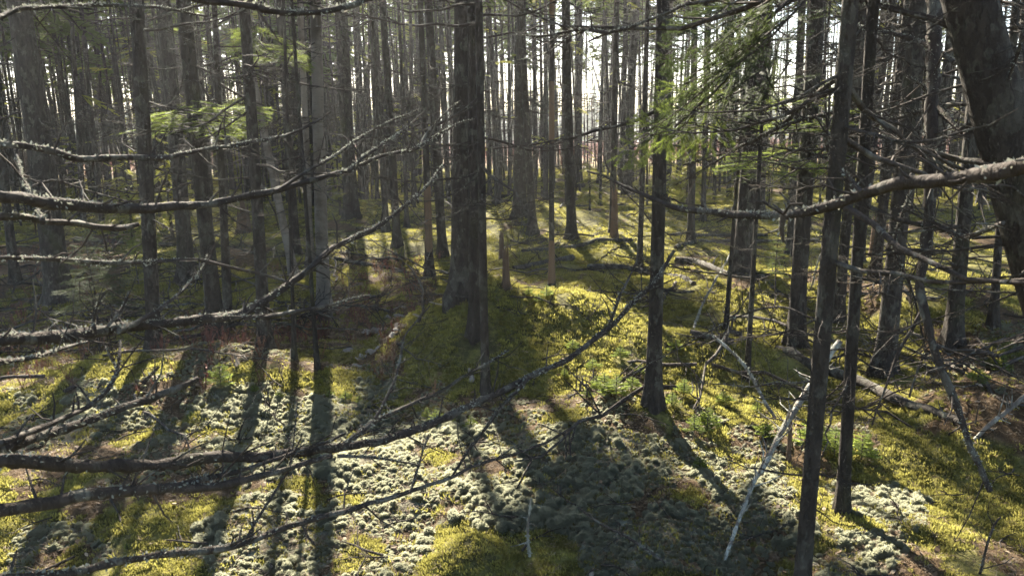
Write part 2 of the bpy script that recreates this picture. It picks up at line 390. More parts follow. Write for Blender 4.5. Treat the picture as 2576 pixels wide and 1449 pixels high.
def build_hills():
    mb = MB(); n = 160
    a = np.linspace(-75, 75, n)*math.pi/180; top = 18+16*fbm(a*4, a*0+2, 5, 4)
    rows = [(640., 0), (760., .55), (900., 1.), (1150., .6)]
    V = np.concatenate([np.stack([np.sin(a)*q, np.cos(a)*q, top*f-.6], -1) for q, f in rows])
    Q = []
    for k in range(len(rows)-1):
        j = np.arange(n-1); Q.append(np.stack([k*n+j, k*n+j+1, (k+1)*n+j+1, (k+1)*n+j], -1))
    mb.add(V, None, np.concatenate(Q)); link('hills', mb.mesh('hills', M_HILL), kind='structure')
build_hills()

# ------------------------------------------------------------------ templates
def bough_tmpl(seed, detail):
    """flat fir spray along +X, 1 m long, drooping a little"""
    q = np.random.RandomState(seed); mb = MB()
    def axis(t): return np.stack([t, .05*np.sin(t*3+seed), -.10*t*t+.03*np.sin(t*5+seed)], -1)
    nw = 6 if detail else 3; t = np.linspace(0, 1, nw); wood = MB(); tube(wood, axis(t), np.linspace(.010, .003, nw), 3 if not detail else 4, False)
    nodes = []
    ns = 26 if detail else 17
    for i in range(ns):
        tt = .10+.88*i/ns+q.uniform(-.01, .01); sgn = 1 if i % 2 else -1
        L = (.46*(1-tt)**.75+.07)*q.uniform(.65, 1.15); base = axis(np.array([tt]))[0]
        ang = sgn*math.radians(q.uniform(38, 62)); d = np.array([math.cos(ang), math.sin(ang), q.uniform(-.28, .05)])
        if q.rand() < .10: continue
        nodes.append((base, d/np.linalg.norm(d), L))
        if detail and L > .16:
            for z in (.35, .6, .8):
                a2 = ang+q.choice([-1, 1])*math.radians(q.uniform(30, 50)); d2 = np.array([math.cos(a2), math.sin(a2), q.uniform(-.3, .05)])
                nodes.append((base+d*L*z, d2/np.linalg.norm(d2), L*(1-z)*.75+.03))
    nodes.append((axis(np.array([.9]))[0], np.array([1., 0, -.15]), .16))
    if not detail:                       # each twig: two crossed ragged leaves of needles
        V = []; T = []; n = 0
        for b, d, L in nodes:
            s_ = np.cross(d, [0, 0, 1]); s_ /= np.linalg.norm(s_); w = .030+.02*q.rand()
            up = np.cross(s_, d)
            for vec, ww in ((s_, w), (up*.8+s_*.4, w*.6)):
                m = .45*L; V += [b, b+d*m+vec*ww, b+d*L, b+d*m-vec*ww]; T += [(n, n+1, n+2), (n, n+2, n+3)]; n += 4
        mb.add(V, T)
    else:
        Vn = []
        for b, d, L in nodes:
            tube(wood, np.array([b, b+d*L*.5+[0, 0, -.01*L], b+d*L]), [.0035, .0025, .0012], 3, False)
            k = int(L/.0030); s_ = np.cross(d, [0, 0, 1]); s_ /= np.linalg.norm(s_); up = np.cross(s_, d)
            tt = np.linspace(.02, 1, k); sg = np.where(np.arange(k) % 2, 1., -1.)
            p = b+d[None]*(tt*L)[:, None]; el = q.uniform(-.25, .85, k)
            nd = s_[None]*(sg*np.cos(el)*.85)[:, None]+up[None]*np.sin(el)[:, None]+d[None]*q.uniform(.35, .8, k)[:, None]
            nd /= np.linalg.norm(nd, axis=1)[:, None]; nl = q.uniform(.016, .026, k)[:, None]
            wd = d[None]*.0021
            Vn.append(np.stack([p-wd, p+wd, p+nd*nl+wd*.3], 1))
        Vn = np.concatenate(Vn); m = len(Vn); mb.add(Vn.reshape(-1, 3), np.arange(m*3).reshape(-1, 3))
    return mb.arr(), wood.arr()
def join_mesh(name, foliage, wood, mf, mw):
    V = np.concatenate([foliage[0], wood[0]]); o = len(foliage[0])
    F = [foliage[1], foliage[2], wood[1]+o, wood[2]+o]; mi = np.concatenate([np.zeros(len(foliage[1])+len(foliage[2])), np.ones(len(wood[1])+len(wood[2]))])
    return new_mesh(name, V, F, [mf, mw], False, mi)
LOW = [bough_tmpl(i, False) for i in range(5)]
HIGH = [bough_tmpl(20+i, True) for i in range(4)]
HIGH_ME = [join_mesh('bough', f, w, M_NEEDLE, M_LIMB) for f, w in HIGH]
YOUNG_ME = [join_mesh('young_bough', f, w, M_YOUNG, M_LIMB) for f, w in HIGH]

def seed_tmpl(seed):
    q = np.random.RandomState(600+seed); mb = MB(); wood = MB(); nodes = [(np.zeros(3), np.array([1., 0, .1]), 1.0)]
    for i in range(5):
        t = .25+.14*i; sg = 1 if i % 2 else -1; nodes.append((np.array([t, 0, .1*t]), np.array([.7, sg*.7, q.uniform(-.1, .2)]), .55*(1-t)+.15))
    Vn = []
    for b, d, L in nodes:
        d = d/np.linalg.norm(d); tube(wood, np.array([b, b+d*L]), [.02, .008], 3, False); k = int(L/.016); s_ = np.cross(d, [0, 0, 1]); s_ /= np.linalg.norm(s_); up = np.cross(s_, d)
        tt = np.linspace(.05, 1, k); sg = np.where(np.arange(k) % 2, 1., -1.); el = q.uniform(-.2, .9, k); p = b+d[None]*(tt*L)[:, None]
        nd = s_[None]*(sg*np.cos(el))[:, None]+up[None]*np.sin(el)[:, None]+d[None]*q.uniform(.3, .7, k)[:, None]; nd /= np.linalg.norm(nd, axis=1)[:, None]
        wd = d[None]*.026; Vn.append(np.stack([p-wd, p+wd, p+nd*q.uniform(.13, .2, k)[:, None]], 1))
    Vn = np.concatenate(Vn); mb.add(Vn.reshape(-1, 3), np.arange(len(Vn)*3).reshape(-1, 3)); return mb.arr(), wood.arr()
M_SEED = mat_needle('seedling_needle', (.09, .13, .03), (.15, .19, .045), (.42, .50, .10), .5)
SEED_ME = [join_mesh('seedling_bough', *seed_tmpl(i), M_SEED, M_LIMB) for i in range(4)]
def dead_tmpl(seed, detail):
    """bare dead branch along +X, 1 m"""
    q = np.random.RandomState(100+seed); mb = MB(); n = 9 if detail else 4
    t = np.linspace(0, 1, n); sag = q.uniform(-.16, .04)
    A = np.stack([t, np.cumsum(q.uniform(-.04, .04, n))*(t > 0), sag*np.sin(t*2.6)+.16*t**2*q.uniform(-.5, 1)+q.uniform(-.012, .012, n)], -1)
    tube(mb, A, np.linspace(.0115, .003, n), 5 if detail else 3, detail)
    for i in range(9 if detail else 4):
        k = q.uniform(.15, .95); b = np.array([np.interp(k, t, A[:, c]) for c in range(3)])
        ang = q.choice([-1, 1])*q.uniform(.5, 1.2); L = q.uniform(.10, .38)*(1.1-k*.6); d = np.array([math.cos(ang), math.sin(ang), q.uniform(-.35, .3)])
        e = b+d*L; m = b+d*L*.5+q.uniform(-.03, .03, 3)*L*3
        tube(mb, np.array([b, m, e]) if detail else np.array([b, e]), [.0045, .0035, .0018] if detail else [.0045, .0022], 3, False)
        if detail and L > .16:
            for z in range(3):
                f = q.uniform(.3, .9); bb = b+d*L*f; a2 = ang+q.choice([-1, 1])*q.uniform(.5, 1.1)
                dd = np.array([math.cos(a2), math.sin(a2), q.uniform(-.4, .3)])*L*q.uniform(.25, .5); tube(mb, np.array([bb, bb+dd*.5+[0, 0, .006], bb+dd]), [.003, .0025, .0012], 3, False)
    return mb.arr()
DEAD_HI = [dead_tmpl(i, True) for i in range(8)]
DEAD_LO = [dead_tmpl(30+i, False) for i in range(6)]
DEAD_ME = [new_mesh('dead_branch', V, [T, Q], [M_LIMB]) for V, T, Q in DEAD_HI]

# ------------------------------------------------------------------ trees
TREEINFO = []
TREES = []      # (x, y) of everything standing
def trunk_mesh(axis_pts, r_base, H, sides, rings, mat, seed, flare=1.65):
    mb = MB(); B, D = axis_pts
    t = np.concatenate([[-.02], np.linspace(0, 1, rings)**1.5]); q = np.random.RandomState(seed)
    z = t*H
    P = D[None]*z[:, None]/D[2]; wob = .012*r_base*10
    P[:, 0] += wob*np.sin(z*.9+seed)*np.clip(z, 0, 1); P[:, 1] += wob*np.cos(z*.7+seed*2)*np.clip(z, 0, 1)
    rad = r_base*(1-.62*np.clip(t, 0, 1))*(1+(flare-1)*np.exp(-np.clip(z, 0, None)/.13))
    a = np.arange(sides)/sides*2*math.pi
    lob = 1+.22*np.exp(-np.clip(z, 0, None)/.16)[:, None]*np.sin(a[None]*4+seed)+.05*(vnoise(z[:, None]*3+seed+np.cos(a)[None]*1.6, np.sin(a)[None]*1.6+seed*3, 5)-.5)*2
    tube_V = P[:, None]+np.stack([np.cos(a)[None]*rad[:, None]*lob, np.sin(a)[None]*rad[:, None]*lob, np.zeros((len(z), sides))], -1)
    i = np.arange(len(z)-1)[:, None]*sides; j = np.arange(sides)[None]; k = (j+1) % sides
    mb.add(tube_V.reshape(-1, 3), None, np.stack([i+j, i+k, i+sides+k, i+sides+j], -1).reshape(-1, 4))
    return mb.mesh('trunk', mat), P, rad, z
LIT3 = [(unproj(px, py, d), r) for px, py, d, r in [(1580, 350, 2.7, .28), (1660, 200, 2.6, .30), (1720, 120, 2.5, .30), (1640, 300, 2.7, .25), (430, 290, 5.2, .5), (560, 280, 5.2, .45), (700, 120, 5.4, .5), (640, 90, 5.4, .4), (1950, 640, 6.5, .5), (1990, 280, 5.6, .5), (1930, 400, 5.4, .45), (2070, 240, 5.6, .4),
                                                       (150, 755, 5.6, .3), (375, 490, 6, .35), (2090, 1080, 3.3, .35), (300, 900, 2.2, .25), (1060, 330, 2.8, .35), (1650, 480, 2.1, .3), (2300, 440, 1.5, .25), (1450, 70, 2.3, .3), (250, 510, 1.9, .2), (700, 480, 2.2, .25)]]
def crown_mesh(B, D, H, cb, nb, Lmax, q, carve=True, mat=None, low=LOW, droop=.30, spare=.35):
    """boughs round the upper stem; a bough is left out where sun comes through the canopy"""
    t = np.sort(q.rand(nb)); z = cb+(H-cb)*t; L = Lmax*((1-t)**.7*.85+.18)*q.uniform(.7, 1.2, nb)
    az = q.uniform(0, 2*math.pi, nb); dr = q.uniform(0, droop*2, nb)-.05
    base = B[None]+D[None]*(z/D[2])[:, None]
    if carve:
        keep = np.ones(nb, bool)
        for f, sd in ((.25, 0), (.65, 0), (1.0, 0), (.5, .33), (.5, -.33), (.3, .42), (.3, -.42)):
            P = base+np.stack([np.cos(az)*L*f-np.sin(az)*L*sd, np.sin(az)*L*f+np.cos(az)*L*sd, -np.sin(dr)*L*f], -1)
            k = P[:, 2]/SUNV[2]; gx = P[:, 0]-SUNV[0]*k; gy = P[:, 1]-SUNV[1]*k
            keep &= ~lit(gx, gy)
            for C, cr in LIT3:
                v = P-C; t_ = v @ SUNV; keep &= ~((t_ > 0) & (np.linalg.norm(v-t_[:, None]*SUNV, axis=1) < cr))
        keep |= q.rand(nb) < np.where(np.hypot(gx, gy) > 11.5, spare, .01)
    else: keep = np.ones(nb, bool)
    mb = MB(); wd = MB(); idx = np.where(keep)[0]; var = q.randint(0, len(low), nb)
    for v in range(len(low)):
        Ms = [rotm(az[i], dr[i], q.uniform(-.4, .4), L[i], base[i]-B) for i in idx if var[i] == v]
        if Ms: mb.put(low[v][0], np.array(Ms)); wd.put(low[v][1], np.array(Ms))
    if not mb.V: return None
    return join_mesh('crown', mb.arr(), wd.arr(), mat or M_NEEDLEFAR, M_LIMB)
def sun_cut(B, D, H, zmin, p, q):
    """lower the top of a stem whose far-thrown shadow would fall on a patch the sun reaches"""
    for z in np.arange(zmin, H, .3):
        P = B+D*(z/D[2]); k = P[2]/SUNV[2]; gx, gy = P[0]-SUNV[0]*k, P[1]-SUNV[1]*k
        if gy > 1.2 and math.hypot(gx, gy) < 8.5 and q.rand() < p:
            h = hfun(gx, gy, False); px, py = project(gx, gy, h)
            if in_any(px, py, P_LIT): return float(z)
    return H
def tree(B, D, r, H, kind, label, group, seed, cb=6.0, nb=40, Lmax=1.5, dead=(.6, 5.0, 16), detail=True, name='spruce_tree', mat=None, boughs=(), cat='tree', deadL=(.35, 1.0), spare=.35):
    q = np.random.RandomState(seed); TREES.append((B[0], B[1]))
    e = link(name, None, None, label, cat, group, loc=B); e.empty_display_size = .2
    mat = mat or (M_BARK if detail else M_BARKFAR)
    H0 = H; H = sun_cut(B, D, H, 2.6+.185*math.hypot(B[0], B[1]), .8, q); cb = min(cb, max(H-1.5, 2.2)); nb = int(nb*(.4+.6*H/H0)); dead = (dead[0], min(dead[1], H-.1), dead[2])
    me, P, rad, z = trunk_mesh((B, D), r, H, 20 if detail else 9, 46 if detail else 14, mat, seed)
    link('trunk', me, e)
    if nb:
        cm = crown_mesh(B, D, H, cb, nb, Lmax, q, spare=spare)
        if cm: link('crown', cm, e)
    TREEINFO.append((e, B, D, H))
    z0, z1, n = dead
    def at(zz): return np.array([np.interp(zz, z, P[:, c]) for c in range(3)]), np.interp(zz, z, rad)
    if detail:
        for k in range(int(n*1.9)):
            zz = q.uniform(z0, z1); p, rr = at(zz); az = q.uniform(0, 2*math.pi); L = q.uniform(*deadL)*(.55 if zz < 1.2 else 1) if k < n else q.uniform(.08, .32)
            link('dead_branch', DEAD_ME[q.randint(len(DEAD_ME))], e, M=rotm(az, q.uniform(-.25, .35), q.uniform(-.5, .5), L, p+np.array([math.cos(az), math.sin(az), 0])*rr*.8))
    elif n:
        mb = MB()
        for k in range(n):
            zz = q.uniform(z0, z1); p, rr = at(zz); az = q.uniform(0, 2*math.pi); L = q.uniform(.5, 1.35)
            mb.put(DEAD_LO[q.randint(len(DEAD_LO))], rotm(az, q.uniform(-.25, .4), q.uniform(-.5, .5), L, p)[None])
        link('bare_twigs', mb.mesh('bare_twigs', M_LIMB), e, kind='stuff')
    for (px, py, qx, qy, dd) in boughs:       # green boughs traced from the photo: root pixel, tip pixel, extra depth of tip
        d0 = float((B-CAM) @ fwd); a = unproj(px, py, d0); b = unproj(qx, qy, d0+dd)
        v = b-a; L = float(np.linalg.norm(v)); az = math.atan2(v[1], v[0]); el = -math.asin(max(-1, min(1, v[2]/L)))
        link('bough', YOUNG_ME[q.randint(4)], e, M=rotm(az, el, q.uniform(-.3, .3), L, a-B))
    return e, (B, D, P, rad, z)
def tree_px(xt, yt, xb, yb, w, label, group=None, kind='spruce', H=None, seed=None, z_off=0.0, **kw):
    B, d = ground_hit(xb, yb)
    top = unproj(xt, yt, 1.0)-CAM; top = CAM+top*(B[1]-CAM[1])/top[1]     # same distance into the wood as the foot
    D = top-B; D = D/np.linalg.norm(D)
    if D[2] < .5: D[2] = .5
    dist = float((B-CAM) @ fwd); r = w/2*dist/FPX*.90
    q = np.random.RandomState(int(xb*7+yb) % 100000)
    H = H or q.uniform(10.5, 14) if w*dist > 200 else (H or q.uniform(7, 10))
    sd = seed or int(xb*3+yb) % 99991
    nm = {'spruce': 'spruce_tree', 'birch': 'birch_tree', 'dead': 'dead_tree'}[kind]
    mt = {'spruce': M_BARK, 'birch': M_BIRCH, 'dead': M_BARK}[kind]
    vis = 1.62+dist*math.tan(math.radians(10.5))+.4
    kw.setdefault('dead', (.5, max(vis, 3.0), int(10+vis*2.2)))
    kw.setdefault('cb', max(vis+.8, 5.5)); kw.setdefault('nb', 34)
    if kind != 'spruce': kw['nb'] = 0
    return tree(B, D, r, H, kind, label, group, sd, name=nm, mat=mt, **kw)

# ---- trees one can tell apart in the photo: top pixel, foot pixel, trunk width in pixels
G_LEFT = 'slim spruces crowded on the dark left side'
T = tree_px
T(52, 20, 152, 770, 64, 'thick spruce trunk with pale lichen blotches behind the bare limbs at far left', dead=(.4, 3.4, 22))
T(-18, 170, 40, 720, 24, 'slim dark spruce trunk just left of the thick blotched trunk', nb=20)
T(345, 0, 388, 880, 38, 'straight spruce trunk with round pale lichen spots, foot beside mossy bank', dead=(.9, 3.2, 16), boughs=((372, 492, 330, 505, -.1), (385, 560, 330, 640, -.2)))
T(412, 0, 472, 715, 42, 'dark spruce trunk between the spotted trunk and its leaning neighbour')
T(458, 0, 548, 862, 42, 'spruce trunk carrying a wide sunlit green bough',
  boughs=((520, 280, 350, 320, -.5), (510, 285, 425, 262, -.9), (500, 275, 520, 318, -1.), (535, 275, 660, 300, -.3), (520, 270, 600, 240, .3), (515, 285, 395, 300, -.7), (530, 300, 600, 330, -.5), (510, 245, 420, 285, -.2), (540, 260, 655, 260, -.6)))
T(560, 480, 575, 835, 26, 'short dark trunk close behind the spruce with the sunlit bough', H=3.2, nb=0)
T(537, 0, 586, 478, 15, 'thin straight trunk rising from the bright moss clearing on the left', nb=18)
T(612, 0, 668, 880, 34, 'grey spruce trunk throwing a long shadow over the pale lichen',
  boughs=((640, 90, 590, 130, -.3), (650, 100, 735, 140, -.5), (660, 80, 770, 110, .2), (640, 60, 600, 90, .3), (700, 110, 775, 160, -.3)))
T(792, 20, 816, 780, 36, 'pale peeling birch with dark patches and blackened foot', kind='birch', H=9)
T(648, 250, 742, 700, 23, 'slender pale birch leaning left behind the blackened birch', kind='birch', H=7)
T(760, 150, 782, 670, 20, 'thin pale birch stem right behind the blackened birch', kind='birch', H=7)
T(742, 120, 799, 936, 12, 'very thin bare pole standing in front of the birch', nb=0, H=5, dead=(.4, 3, 18), deadL=(.2, .6))
T(722, 300, 741, 912, 11, 'very thin dead pole left of the birch pole, casting a narrow shadow', kind='dead', H=4.2, dead=(.4, 3, 16), deadL=(.2, .6))
T(705, 0, 745, 640, 24, 'spruce trunk half hidden by the pale birches', nb=26)
T(868, 100, 893, 548, 26, 'dark spruce trunk with spreading roots beyond the fallen pole')
T(848, 0, 874, 552, 20, 'dark spruce trunk touching the spreading-rooted trunk')
T(905, 130, 922, 490, 11, 'thin trunk on the sunny moss behind the fallen pole', nb=14)
T(962, 0, 1000, 626, 21, 'spruce trunk with curved foot on the sunlit moss patch')
T(950, 250, 972, 585, 18, 'spruce trunk beside the curved-foot trunk on the sunlit moss')
T(1005, 60, 1024, 572, 13, 'thin spruce trunk between the curved-foot trunk and the peeled trunk', nb=18)
T(1078, 0, 1114, 645, 26, 'spruce trunk just behind the dead trunk with orange bare wood', nb=30)
PEEL_A = T(1064, 200, 1081, 697, 22, 'dead trunk with a strip of orange bare wood near its foot', kind='dead', H=5.5)
T(1110, 40, 1128, 480, 13, 'thin trunk in the thicket left of the great central spruce', nb=14)
T(1166, 0, 1162, 742, 60, 'great central spruce, the broadest straight trunk in the wood', dead=(1.0, 3.6, 12))
T(1190, 40, 1194, 850, 31, 'dark spruce trunk growing from the top of the moss mound')
T(1205, 0, 1222, 1000, 23, 'grey lichen-crusted trunk in front of the moss mound', nb=16, dead=(1.0, 3.2, 14))
T(1226, 30, 1232, 488, 12, 'thin trunk right beside the great central spruce', nb=14)
T(1246, 60, 1261, 485, 9, 'very thin trunk over the bright yellow moss gap', nb=8)
T(1310, 0, 1308, 542, 37, 'stout spruce with flared roots beyond the moss clearing')
T(1318, 150, 1341, 586, 24, 'spruce trunk with tapered foot in front of the flared-root spruce')
T(1344, 80, 1347, 470, 11, 'thin grey trunk between flared-root spruce and orange dead trunk', nb=12)
T(1373, 60, 1373, 505, 14, 'dark trunk directly behind the orange dead trunk', nb=20)
PEEL_B = T(1388, 70, 1388, 716, 16, 'tall dead trunk with stretches of orange bare wood', kind='dead', H=6.5, dead=(.6, 4, 34), deadL=(.15, .5))
T(1425, 20, 1438, 602, 25, 'dark spruce trunk rising from the mossy hump right of the orange dead trunk')
T(1456, 0, 1455, 470, 24, 'spruce trunk seen against the white sky left of the leaning pole', nb=22)
T(1478, 115, 1548, 372, 11, 'slanting dead pole leaning against an upright trunk', kind='dead', H=9, dead=(1, 5, 8))
T(1551, 0, 1541, 590, 19, 'upright trunk that the slanting pole leans on')
T(1600, 0, 1578, 490, 24, 'spruce trunk left of the grey trunk with the mossy foot', nb=24)
T(1575, 80, 1562, 480, 15, 'slim trunk behind the pole and its support', nb=14)
T(1630, 20, 1608, 682, 15, 'slim dark trunk left of the grey trunk with the mossy foot', nb=16)
T(1668, 0, 1642, 1032, 40, 'grey trunk with moss heaped at its foot beside the pale lichen carpet', dead=(.5, 3.2, 22))
T(1745, 150, 1738, 604, 20, 'dark trunk beneath the drooping green fir bough')
T(1775, 200, 1768, 560, 13, 'thin trunk beneath the drooping green fir bough, right of a thicker one', nb=12)
T(1910, 0, 1866, 692, 50, 'broad dark spruce trunk behind the long curved bare limb')
T(1936, 30, 1916, 540, 16, 'thin trunk right behind the broad dark spruce', nb=14)
T(1846, 560, 1826, 830, 13, 'thin pole standing in shaded moss left of the pale stick', kind='dead', H=2.6, dead=(.3, 2.4, 10), deadL=(.2, .5))
T(1905, 500, 1878, 965, 14, 'thin bare pole right of the shaded pole near the pale stick', kind='dead', H=3.2, dead=(.3, 3, 14), deadL=(.2, .6))
T(2018, 0, 1988, 640, 22, 'grey trunk rising behind the sunlit young fir')
T(2056, 0, 2000, 872, 44, 'spruce trunk standing over the dark fallen log',
  boughs=((2040, 250, 1950, 240, -.6), (2045, 300, 1985, 290, -.9), (2045, 360, 1870, 410, -1.0), (2050, 330, 2110, 280, -.6), (2040, 215, 2090, 200, -.3), (2035, 330, 1950, 310, .3), (2030, 390, 1960, 350, -.4)))
NEAR_A = T(2137, 0, 2010, 1560, 45, 'slim near trunk running the whole height of the view, right of pale stick', dead=(.4, 2.2, 18), nb=14)
T(2196, 0, 2118, 1292, 32, 'slim near trunk with foot in grey lichen beside the whole-height trunk', dead=(.4, 2.6, 24), nb=14)
T(2172, 0, 2108, 815, 28, 'grey trunk seen between the two slim near trunks')
T(2245, 0, 2160, 660, 22, 'trunk with loose bark edge right of the two slim near trunks')
T(2285, 0, 2200, 700, 26, 'dark trunk left of the broad grey leaning spruce')
T(2318, 0, 2222, 945, 50, 'broad grey spruce leaning right above the yellow moss slope')
T(2440, 380, 2396, 866, 40, 'rough spruce trunk with sunlit edge on the yellow moss slope', dead=(.4, 3.2, 20))
T(2520, 500, 2496, 835, 20, 'slim trunk on the slope right of the sunlit-edged trunk', nb=14)
T(2385, 150, 2330, 640, 22, 'trunk in the shade left of the near leaning giant', nb=20)

def strip(treedat, z0, z1, az0, az1, name='bare_wood'):
    e, (B, D, P, rad, z) = treedat; mb = MB(); zz = np.linspace(z0, z1, 14); a = np.linspace(az0, az1, 9)
    V = []
    for k, c in enumerate(zz):
        p = [np.interp(c, z, P[:, i]) for i in range(3)]; rr = np.interp(c, z, rad)*1.07+.002
        jag = .25*(vnoise(k*.8, 3.1, 3)-.5); edge = .55 if k in (0, 13) else 1
        for q in a: V.append([p[0]+math.cos(q*edge+jag+(1-edge)*(az0+az1)/2)*rr, p[1]+math.sin(q*edge+jag+(1-edge)*(az0+az1)/2)*rr, p[2]])
    i = np.arange(13)[:, None]*9; j = np.arange(8)[None]
    mb.add(V, None, np.stack([i+j, i+j+1, i+10+j, i+9+j], -1).reshape(-1, 4))
    link(name, mb.mesh(name, M_PEEL), e)
strip(PEEL_A, .30, 1.05, math.radians(-135), math.radians(-20)); strip(PEEL_B, .05, .5, math.radians(-170), math.radians(-20))
strip(PEEL_B, 1.5, 2.1, math.radians(-170), math.radians(0)); strip(PEEL_B, 2.7, 3.4, math.radians(-170), math.radians(0))

# ---- the crowd of far trunks: random, spaced, in the wedge the photo looks into
q = np.random.RandomState(11); cnt = 0; tries = 0
FARL = ['far slender spruce trunk in the crowded dim stand behind the left limbs', 'far slender spruce trunk against bright sky beyond the moss clearing', 'far slender spruce trunk with twiggy bare sides against the white sky on the right']
while cnt < 228 and tries < 9000:
    tries += 1
    d = math.sqrt(q.uniform(13.5**2, 40**2)); a = math.radians(q.uniform(-42, 41))
    if a < math.radians(-10) and False: continue
    x, y = math.sin(a)*d, math.cos(a)*d
    if any((x-t[0])**2+(y-t[1])**2 < (1.15 if d < 24 else .75)**2 for t in TREES): continue
    B = np.array([x, y, float(hfun(x, y))]); D = np.array([q.normal(0, .018), q.normal(0, .018), 1.]); D /= np.linalg.norm(D)
    reg = 0 if a < math.radians(-13) else 1 if a < math.radians(11) else 2
    r = q.choice([.032, .042, .055, .068, .085, .105], p=[.30, .26, .18, .13, .08, .05])
    cb = {0: q.uniform(3.4, 6.0), 1: q.uniform(4.2, 7.0), 2: q.uniform(5.5, 8.0)}[reg]
    H = q.uniform(11, 15) if r > .05 else q.uniform(8.5, 11)
    tree(B, D, r, H, 'spruce', FARL[reg].replace('slender', 'stout' if r > .08 else 'middling' if r > .05 else 'very thin'), ['dim far stand on the left', 'far trunks behind the moss clearing', 'far trunks on the right'][reg], 5000+cnt, cb=cb, nb=int(q.uniform(40, 60))+14, spare=(.75, .45, .35)[reg], Lmax=q.uniform(1.1, 1.8),
         dead=(.7, min(cb+1.5, 1.7+d*.19+1), 34 if reg else 40), detail=False)
    cnt += 1

# ---- unseen boughs added overhead to shade the rest of the near forest floor
def shade_boughs():
    q = np.random.RandomState(71); info = [t for t in TREEINFO if t[3] > 5]; B = np.array([t[1] for t in info]); D = np.array([t[2] for t in info]); Hh = np.array([t[3] for t in info])
    vis = 2.3+.185*np.hypot(B[:, 0], B[:, 1]); per = {}
    gx, gy = np.meshgrid(np.arange(-7, 7.5, .42), np.arange(1.8, 11.5, .42)); gx, gy = gx.ravel(), gy.ravel(); r = np.hypot(gx, gy); m = ((r < 9.0) | (gx < -1.5) & (r < 11.4)) & (np.abs(gx) < gy*.75+.8) & ~lit(gx, gy); gx, gy = gx[m], gy[m]; made = 0
    for rep_ in range(4):
        if rep_ > 1: kk = np.hypot(gx, gy) < 5.2; gx, gy = gx[kk], gy[kk]
        for x, y in zip(gx+q.uniform(-.2, .2, len(gx)), gy+q.uniform(-.2, .2, len(gx))):
            g = np.array([x, y, float(hfun(x, y, False))]); zs = q.uniform(4.5, 12.5, 14)
            for z in zs:
                P = g+SUNV*((z-g[2])/SUNV[2]); ax = B+D*((z-B[:, 2])/D[:, 2])[:, None]; dd = np.linalg.norm(ax-P, axis=1); ok = (dd < 1.5) & (dd > .15) & (z > vis) & (z < Hh-.1)
                if not ok.any(): continue
                i = int(q.choice(np.where(ok)[0])); a = ax[i]+[0, 0, .15]; v = P-a; L = float(np.linalg.norm(v))*1.35; v /= np.linalg.norm(v); sd = np.array([-v[1], v[0], 0])
                pts = np.array([a+v*L*f+sd*L*w for f, w in ((.3, 0), (.7, 0), (1, 0), (.35, .4), (.35, -.4), (.65, .25), (.65, -.25))]); k = pts[:, 2]/SUNV[2]
                if lit(pts[:, 0]-SUNV[0]*k, pts[:, 1]-SUNV[1]*k).any(): continue
                bad = False
                for C, cr in LIT3:
                    w_ = pts-C; t_ = w_ @ SUNV; bad |= bool(((t_ > 0) & (np.linalg.norm(w_-t_[:, None]*SUNV, axis=1) < cr)).any())
                if bad: continue
                per.setdefault(i, []).append(rotm(math.atan2(v[1], v[0]), -math.asin(v[2]), q.uniform(-.5, .5), max(L, .7), a-B[i])); made += 1
                break
    for i, Ms in per.items():
        mb = MB(); wd = MB()
        for v in range(5):
            if Ms[v::5]: mb.put(LOW[v][0], np.array(Ms[v::5])); wd.put(LOW[v][1], np.array(Ms[v::5]))
        link('crown', join_mesh('added_shade_crown', mb.arr(), wd.arr(), M_NEEDLEFAR, M_LIMB), info[i][0])  # extra foliage above the view, added to block sun
    return made, len(gx)
SB = shade_boughs()
# ---- young firs in the sunny gap at the edge of the wood
q = np.random.RandomState(5); n = 0
while n < 128:
    d = q.uniform(18, 56); a = math.radians(q.uniform(-38, 38)); x, y = math.sin(a)*d, math.cos(a)*d
    if any((x-t[0])**2+(y-t[1])**2 < .6**2 for t in TREES): continue
    h = q.uniform(1.6, 4.6)*(1.2 if d > 40 else 1) if n < 86 else q.uniform(.7, 1.7)
    if n >= 86: d = q.uniform(12.5, 28); x, y = math.sin(a)*d, math.cos(a)*d; B = np.array([x, y, float(hfun(x, y))]); TREES.append((x, y))
    e = link('young_fir', None, None, ('tall ' if h > 3 else 'low ' if h < 1.7 else '')+'bushy yellow-green young fir at the sunlit edge of the wood', 'tree', 'young firs at the wood edge', loc=B)
    me, P, rad, z = trunk_mesh((B, np.array([0, 0, 1.])), .025, h, 5, 5, M_BARKFAR, n); link('trunk', me, e)
    cm = crown_mesh(B, np.array([0, 0, 1.]), h, .25, 34, .95*h/3, q, False, M_BUSH); link('crown', cm, e); n += 1

